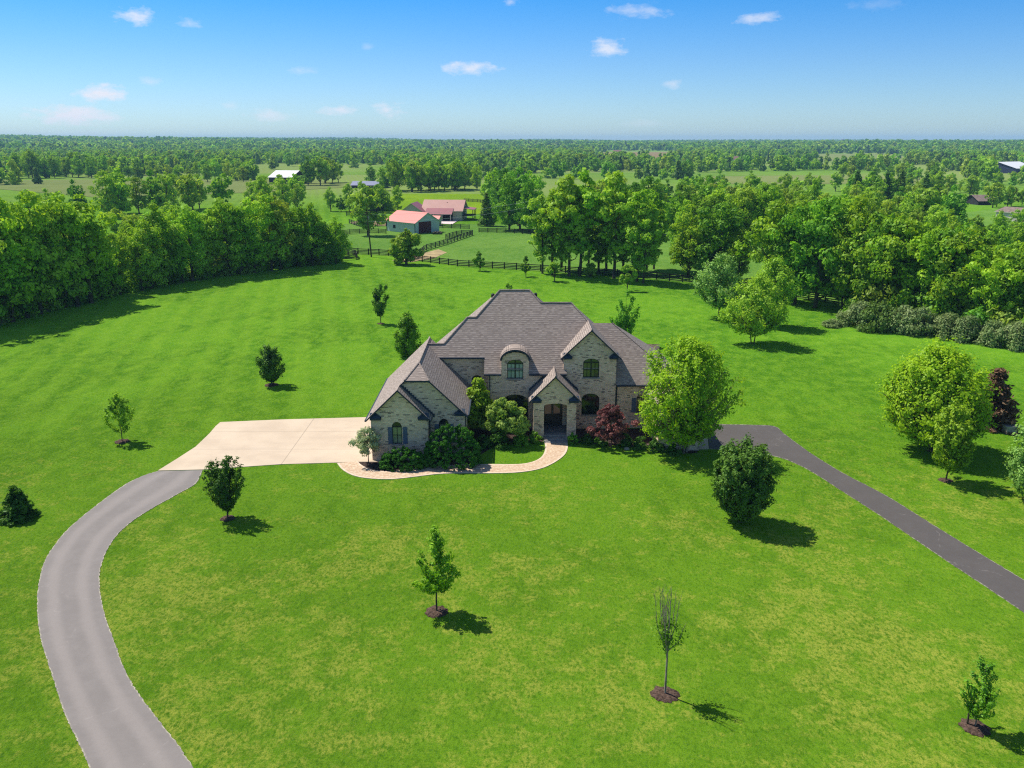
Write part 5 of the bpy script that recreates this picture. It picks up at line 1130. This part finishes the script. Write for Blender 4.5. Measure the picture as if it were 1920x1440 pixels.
def gable_building(name, label, cat, x, y, rz, L, W, eave, ridge, wall, roof, over=.4, openings=(), z=0.0, base=None, group=None, end_roof=None):
    """ridge along local x; origin at the middle of the front long wall"""
    o = empty(name, (x, y, z), label, cat, group, rz); a, b = -L / 2, L / 2; mb = MB()
    mb.poly([(a, 0, -.3), (b, 0, -.3), (b, 0, eave), (a, 0, eave)]); mb.poly([(b, W, -.3), (a, W, -.3), (a, W, eave), (b, W, eave)])
    mb.poly([(b, 0, -.3), (b, W, -.3), (b, W, eave), (b, W / 2, ridge - .05), (b, 0, eave)]); mb.poly([(a, W, -.3), (a, 0, -.3), (a, 0, eave), (a, W / 2, ridge - .05), (a, W, eave)])
    mb.build('wall', wall, o); s = (ridge - eave) / (W / 2); e0 = eave - s * over; rf = MB()
    rf.slab([(a - over, -over, e0), (b + over, -over, e0), (b + over, W / 2, ridge), (a - over, W / 2, ridge)], .12); rf.slab([(b + over, W + over, e0), (a - over, W + over, e0), (a - over, W / 2, ridge), (b + over, W / 2, ridge)], .12)
    rf.build('roof', [roof, wall], o)
    for (kind, side, u0, u1, z0, z1, mt) in openings:
        m2 = MB(); d = .05
        if side == 'f': m2.box(u0, u1, -d, -.004, z0, z1)
        elif side == 'r': m2.box(b + .004, b + d, u0, u1, z0, z1)
        elif side == 'l': m2.box(a - d, a - .004, u0, u1, z0, z1)
        m2.build(kind, mt, o)
    return o
def yaw(p, q): return math.atan2(q[1] - p[1], q[0] - p[0])
A, Bc, Cc = G(725, 433), G(779, 439), G(811, 434)
cx, cy = (A[0] + Bc[0]) / 2, (A[1] + Bc[1]) / 2; L1 = math.hypot(A[0] - Bc[0], A[1] - Bc[1]); ev = atY(725, 412, A[1])[1]; W1 = 8.6
rd = atY(794, 398, Bc[1] + 4)[1]
gable_building('metal_barn', 'pale grey metal barn with salmon red roof and wide dark door', 'barn', cx, cy, yaw(A, Bc), L1, W1, ev, rd, M['grey_wall'], M['red_metal'], .35,
               [('barn_door', 'r', 1.2, 5.6, .05, 3.1, plain('barn_door_red', (0.10, 0.018, 0.022), .8)), ('window', 'f', -3.2, -2.2, 1.0, 1.9, M['opening']), ('corner_trim', 'f', -L1 / 2, -L1 / 2 + .25, 0, ev - .1, M['opening']), ('corner_trim', 'f', L1 / 2 - .25, L1 / 2, 0, ev - .1, M['opening'])])
yh = 272.0; hx0, hx1 = atY(792, 413, yh)[0], atY(866, 413, yh)[0]; evh = atY(830, 394, yh)[1]; rdh = atY(830, 374.5, yh + 5)[1]
o = gable_building('farm_house', 'low farmhouse with faded red metal roof, covered porch and side deck', 'house', (hx0 + hx1) / 2, yh, -.10, hx1 - hx0, 11.0, evh, rdh, M['tan_wall'], M['rose_metal'], .5,
                   [('window', 'r', 2.5, 3.6, 1.2, 2.8, M['opening']), ('window', 'r', 6.2, 7.3, 1.2, 2.8, M['opening'])])
Lh = hx1 - hx0; mb = MB(); mb.slab([(-Lh / 2 + 1.2, -3.2, evh - 1.0), (Lh / 2 - 2.6, -3.2, evh - 1.0), (Lh / 2 - 2.6, .9, evh + .55), (-Lh / 2 + 1.2, .9, evh + .55)], .12); mb.build('porch_roof', [M['maroon_metal'], M['tan_wall']], o)
for k in range(4): mb = MB(); xx = -Lh / 2 + 1.4 + k * (Lh - 4.4) / 3; mb.box(xx - .12, xx + .12, -3.1, -2.86, 0, evh - 1.1); mb.build('porch_post', M['tan_wall'], o)
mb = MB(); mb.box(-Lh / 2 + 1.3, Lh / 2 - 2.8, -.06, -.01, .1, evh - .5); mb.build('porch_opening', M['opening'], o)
mb = MB(); mb.box(Lh / 2 + .02, Lh / 2 + 3.4, 1.5, 8.5, 1.4, 1.58); mb.box(Lh / 2 + .02, Lh / 2 + 3.4, 1.45, 1.5, 2.0, 2.1); mb.build('deck', M['bark'], o)
for k in range(3): mb = MB(); yy = 1.6 + k * 3.3; mb.box(Lh / 2 + 3.2, Lh / 2 + 3.4, yy, yy + .2, -.1, 3.4); mb.build('deck_post', M['bark'], o)
mb = MB(); mb.slab([(Lh / 2, 1.2, 3.9), (Lh / 2 + 3.7, 1.2, 3.4), (Lh / 2 + 3.7, 8.8, 3.4), (Lh / 2, 8.8, 3.9)], .1); mb.build('deck_roof', [M['maroon_metal'], M['bark']], o)
# cross wing of the farmhouse: its gable looks towards the lawn, its ridge runs back
mb = MB(); wx0_, wx1_, wy0 = -Lh / 2 - 6.2, -Lh / 2 + .9, -4.0; wc = (wx0_ + wx1_) / 2; er, rr = evh - .2, rdh - .55
mb.poly([(wx0_, wy0, -.3), (wx1_, wy0, -.3), (wx1_, wy0, er), (wc, wy0, rr - .1), (wx0_, wy0, er)]); mb.poly([(wx1_, wy0, -.3), (wx1_, 4, -.3), (wx1_, 4, er), (wx1_, wy0, er)]); mb.poly([(wx0_, 6, -.3), (wx0_, wy0, -.3), (wx0_, wy0, er), (wx0_, 6, er)]); mb.build('wing_wall', M['tan_wall'], o)
mb = MB(); s_ = (rr - er) / (wc - wx0_); mb.slab([(wc, wy0 - .4, rr), (wc, 5.3, rr), (wx1_ + .4, 5.3, er - s_ * .4), (wx1_ + .4, wy0 - .4, er - s_ * .4)][::-1], .12); mb.slab([(wc, wy0 - .4, rr), (wc, 5.3, rr), (wx0_ - .4, 5.3, er - s_ * .4), (wx0_ - .4, wy0 - .4, er - s_ * .4)], .12); mb.build('wing_roof', [M['maroon_metal'], M['tan_wall']], o)
mb = MB(); mb.tube((1.0, 4.0, evh + 1.2), (1.0, 4.0, evh + 2.2), .12, .12, 8); mb.build('vent_pipe', M['opening'], o)
flat_poly('patio', [G(822, 420), G(848, 421), G(861, 413), (hx1 - 1, yh - .3), (hx0 + 3, yh - .3)], plain('pink_patio', (0.62, 0.50, 0.48), .9), .14)
p0 = G(858, 414); mb = MB(); mb.tube((0, 0, 0), (0, 0, 1.2), .05, .05, 6); mb.tube((0, 0, .9), (0, 0, 2.6), .32, .05, 10); tag(mb.build('closed_parasol', M['cream_wall'], at=(p0[0], p0[1], .14)), 'closed pale parasol on the farmhouse patio', 'parasol')
x, y = G(815, 424); gable_building('garden_shed', 'tiny shed with faded red roof between the metal barn and the patio', 'shed', x, y, -.3, 2.6, 2.2, 2.2, 3.0, M['tan_wall'], M['red_metal'], .25, [('door', 'f', -.5, .5, .05, 1.9, M['opening'])])
def far_barn(name, label, pxl, pxr, pyb, pye, pyr, wall, roof, W=12, rz=0.0, openings=(), cat='barn', over=.5):
    x0, y0 = G(pxl, pyb); x1 = atY(pxr, pyb, y0)[0]; z = terrain(x0, y0); ev = atY(pxl, pye, y0)[1]; rd = atY(pxl, pyr, y0 + W / 2)[1]
    return gable_building(name, label, cat, (x0 + x1) / 2, y0, rz, (x1 - x0), W, ev, rd, wall, roof, over, openings)
far_barn('white_roofed_barn', 'black barn with bright white roof in the left field', 503, 549, 346, 332, 319.5, M['black_wall'], M['white_metal'], 20, -.22)
far_barn('long_shed', 'long low dark shed with blue grey roof in the trees', 659, 722, 353, 347, 339.5, M['black_wall'], M['blue_metal'], 14, 0.0)
o = far_barn('blue_barn', 'dark blue barn with pale grey roof on the right hillside', 1888, 1960, 325, 315, 303, M['navy_wall'], M['white_metal'], 30, .55)
o = far_barn('brown_shed', 'small brown roofed shed in the clearing at the right', 1833, 1864, 384.5, 376, 365, M['black_wall'], M['brown_roof'], 9, .1, cat='shed')
x, y = G(1903, 414); H_ = atY(1909, 389, y)[1]; gable_building('white_house', 'pale house with brown roof cut by the right edge', 'house', x + 5.5, y + 2, math.pi / 2 + .5, 10, 9.5, 2.9, H_, M['cream_wall'], M['brown_roof'], .4, [('window', 'f', -1, 0, 1, 2, M['opening']), ('window', 'l', 3, 4, 1.2, 2.4, M['opening']), ('window', 'l', 5.4, 6.4, 1.2, 2.4, M['opening'])])
x, y = G(1160, 436); gable_building('hidden_house', 'house with salmon red roof half hidden behind the grove', 'house', x, y, .15, 15, 10, 3.4, atY(1160, 376, y + 5)[1], M['tan_wall'], M['red_metal'], .5)
mb = MB()
for k in range(5): mb.tube((k * .5, 0, .35 + .15 * (k % 2)), (k * .5 + .1, 2.6, .35 + .15 * (k % 2)), .25, .25, 8)
x, y = G(812, 440); tag(mb.build('log_pile', M['bark'], at=(x, y, 0)), 'brown heap of logs beside the diagonal fence', 'log pile')

# each tree of a row is told apart by its tone and its place counted from the left
ONES = 'first second third fourth fifth sixth seventh eighth ninth tenth eleventh twelfth thirteenth fourteenth fifteenth sixteenth seventeenth eighteenth nineteenth'.split()
def ordinal(i):
    if i <= 19: return ONES[i - 1]
    t, u = divmod(i, 10); return ['', '', 'twentieth', 'thirtieth', 'fortieth'][t] if u == 0 else ['', '', 'twenty', 'thirty', 'forty'][t] + '-' + ONES[u - 1]
for (lab, grp), items in ROWS.items():
    for i, (u_, tone, e) in enumerate(sorted(items, key=lambda q: q[0])): e['label'] = ordinal(i + 1) + ' from left, ' + tone + ' ' + lab.replace('tall leafy ', '').replace('leafy ', '').replace('woodland belt', 'wood').replace(' of the ', ' of ').replace('white roofed', 'white').replace('yellow meadow', 'meadow').replace('dark bush', 'bush').replace('dark evergreen', 'evergreen')

# ------------------------------------------------------------------ the far country: woods that read as one mass, tiny roofs, hazy air
def far_sources(tag_, n, nleaf, leaf):
    c = bpy.data.collections.new(tag_)                    # never linked to the scene: only the woods below use it
    for i in range(n):
        r = np.random.default_rng(500 + i + nleaf); C, P, N, var = crown_pts(r, 10, [4.2, 4.8, 3.8, 4.4, 2.8][i], .6, ['broad', 'round', 'egg', 'dome', 'cone'][i], 26, nleaf, 1.7, .6, 1.0, .22)
        V, Q = leaves(r, P, N, leaf, 1.3); me = np_mesh('far_tree_' + str(i), V, Q, LM[['mid', 'deep', 'olive', 'lime', 'grey'][i]], var); o = bpy.data.objects.new('far_tree', me); c.objects.link(o)
    return c
def projpx(x, y, z):
    d = y * CP + (HC - z) * SP; up = y * SP - (HC - z) * CP; return 960 + FPX * x / d, 720 - FPX * up / d
def inpoly(px, py, poly):
    c = False; j = len(poly) - 1
    for i in range(len(poly)):
        (xi, yi), (xj, yj) = poly[i], poly[j]
        if (yi > py) != (yj > py) and px < (xj - xi) * (py - yi) / (yj - yi) + xi: c = not c
        j = i
    return c
CLEAR = [[(1860, 350), (1860, 312), (2060, 312), (2060, 350)], [(470, 345), (470, 309), (730, 309), (730, 345)], [(1270, 350), (1330, 322), (1560, 321), (1800, 324), (1830, 350)], [(1530, 313), (1530, 289), (1690, 289), (1700, 309), (1640, 313)],
         [(1090, 301), (1130, 282), (1275, 283), (1270, 302)], [(-200, 345), (-200, 331), (420, 331), (420, 345)], [(1650, 330), (1690, 309), (1780, 312), (1760, 330)]]
def noise2(x, y): return math.sin(x * .0041 + 1.3 * math.sin(y * .0023 + 1)) * math.sin(y * .0037 + 1.7 * math.sin(x * .0019 + 2)) + .5 * math.sin(x * .011 + y * .006) * math.sin(y * .013 - x * .004)
def wood_points(r0, r1, spacing, thr, seed):
    r = random.Random(seed); out = []; n = int(0.5 * (r1 * r1 - r0 * r0) * 1.36 / spacing ** 2)
    for _ in range(n):
        d = math.sqrt(r.uniform(r0 * r0, r1 * r1)); a = r.uniform(-.68, .68); x, y = d * math.sin(a), d * math.cos(a); z = terrain(x, y); px, py = projpx(x, y, z)
        if noise2(x, y) < thr - (.6 if a < 0 else .85) and r.random() > .04: continue
        if any(inpoly(px, py, p) for p in CLEAR) and r.random() > .012: continue
        out.append((x, y, z - .3))
    return out
def wood(name, pts, coll, s0, s1, seed):
    me = bpy.data.meshes.new(name); me.from_pydata(pts, [], []); o = link(name, me)
    ng = bpy.data.node_groups.new('scatter_' + name, 'GeometryNodeTree'); ng.interface.new_socket('Geometry', in_out='INPUT', socket_type='NodeSocketGeometry'); ng.interface.new_socket('Geometry', in_out='OUTPUT', socket_type='NodeSocketGeometry')
    N, L = ng.nodes, ng.links; gi, go = N.new('NodeGroupInput'), N.new('NodeGroupOutput'); ip = N.new('GeometryNodeInstanceOnPoints'); ci = N.new('GeometryNodeCollectionInfo')
    ci.inputs['Collection'].default_value = coll; ci.inputs['Separate Children'].default_value = True; ci.inputs['Reset Children'].default_value = True; ip.inputs['Pick Instance'].default_value = True
    def rnd(dt, lo, hi, sd):
        n = N.new('FunctionNodeRandomValue'); n.data_type = dt
        ins = {'FLOAT_VECTOR': (0, 1), 'FLOAT': (2, 3), 'INT': (4, 5)}[dt]; n.inputs[ins[0]].default_value = lo; n.inputs[ins[1]].default_value = hi; n.inputs['Seed'].default_value = sd
        return next(q for q in n.outputs if q.enabled)
    L.new(gi.outputs[0], ip.inputs['Points']); L.new(ci.outputs[0], ip.inputs['Instance']); L.new(rnd('INT', 0, 4, seed), ip.inputs['Instance Index'])
    L.new(rnd('FLOAT_VECTOR', (-.06, -.06, 0), (.06, .06, 6.28), seed + 1), ip.inputs['Rotation']); L.new(rnd('FLOAT', s0, s1, seed + 2), ip.inputs['Scale']); L.new(ip.outputs[0], go.inputs[0])
    md = o.modifiers.new('scatter', 'NODES'); md.node_group = ng; return o
fa, fb = far_sources('far_sources_near', 5, 420, 1.25), far_sources('far_sources_far', 5, 110, 2.5)
tag(wood('distant_woodland', wood_points(575, 1750, 13.5, .05, 1), fa, .75, 1.5, 3), 'broken woods and hedgerow trees of the middle distance', 'woodland', None, 'stuff')
tag(wood('horizon_woodland', wood_points(1750, 7200, 23, -.25, 2), fb, 1.1, 2.0, 9), 'blue green woods rolling away to the horizon', 'woodland', None, 'stuff')
for nm, poly, mt, z in (('far_olive_field', [(1530, 303), (1530, 290), (1690, 290), (1700, 301)], 'olive_field', .3), ('far_brown_field', [(1100, 299), (1135, 286), (1262, 287), (1258, 300)], 'brown_field', .3)):
    pts = [G(*p) for p in poly]; mb = MB(); A_, B_, C_, D_ = [np.array(p) for p in pts]; nn = 16      # draped over the rolling ground
    gp_ = [[(lambda q: (q[0], q[1], terrain(q[0], q[1]) + z))((A_ * (1 - i / nn) + B_ * i / nn) * (1 - j / nn) + (D_ * (1 - i / nn) + C_ * i / nn) * j / nn) for i in range(nn + 1)] for j in range(nn + 1)]
    for j in range(nn):
        for i in range(nn): mb.poly([gp_[j][i], gp_[j + 1][i], gp_[j + 1][i + 1], gp_[j][i + 1]][::-1])
    tag(mb.build(nm, M[mt]), kind='structure')
for (px, py, w, h, lab, c) in ((378, 285, 13, 5, 'tiny white roofed farm building on the left wooded hillside', 'white_metal'), (411, 284, 19, 4, 'long tiny white roofed building beside the one on the left hillside', 'white_metal'), (540, 278, 10, 4, 'tiny white roof near the left horizon', 'white_metal'),
                               (860, 274, 6, 3, 'tiny pale roof near the middle horizon', 'white_metal'), (1158, 285, 14, 7, 'small reddish barn on the far brown field', 'rose_metal'), (1378, 297, 11, 6, 'tiny pinkish house in the middle distance woods', 'rose_metal'), (1456, 302, 8, 5, 'tiny brown roof beyond the hay field', 'brown_roof')):
    x, y = G(px, py + 8); s = y * 1.0 / FPX; z = terrain(x, y); gable_building('far_farm', lab, 'barn', x, y, PR.uniform(-.2, .2), w * s, w * s * .6, h * s * .35 + 2.5, h * s * .9 + 3.5, M['cream_wall'], M[c], .3, z=z)
for (px, pt, d, lab) in ((1093, 261, 5200, 'far water tower at the middle of the horizon'), (1556, 260, 5600, 'far water tower on the right horizon')):
    x = (px - 960) / FPX * d; z0 = terrain(x, d); zt = atY(px, pt, d)[1]; o = empty('water_tower', (x, d, z0), lab, 'water tower'); mb = MB(); mb.tube((0, 0, 0), (0, 0, zt - z0 - 6), 2.0, 1.2, 10); mb.build('stem', M['stone'], o)
    mb = MB(); prof_ = [(0, 1.5), (2, 7), (5, 9), (8, 7), (10, 1)]
    for (za_, ra), (zb_, rb_) in zip(prof_, prof_[1:]): mb.tube((0, 0, zt - z0 - 10 + za_), (0, 0, zt - z0 - 10 + zb_), ra, rb_, 14)
    mb.build('tank', M['stone'], o)
# haze: one closed box of thin pale air round everything
mb = MB(); mb.box(-9500, 9500, -600, 9600, -4, 75); hz = mb.build('haze', plain('haze_tmp', (1, 1, 1)))
m, t = new_mat('haze_air'); v = t.nd('ShaderNodeVolumePrincipled', {'Color': c4(0.38, 0.68, 1.0), 'Density': 0.00012, 'Anisotropy': 0.0}); on = t.nd('ShaderNodeOutputMaterial'); t.L.new(v.outputs[0], on.inputs['Volume'])
hz.data.materials.clear(); hz.data.materials.append(m); tag(hz, 'thin blue haze over the far country', 'haze', None, 'stuff')
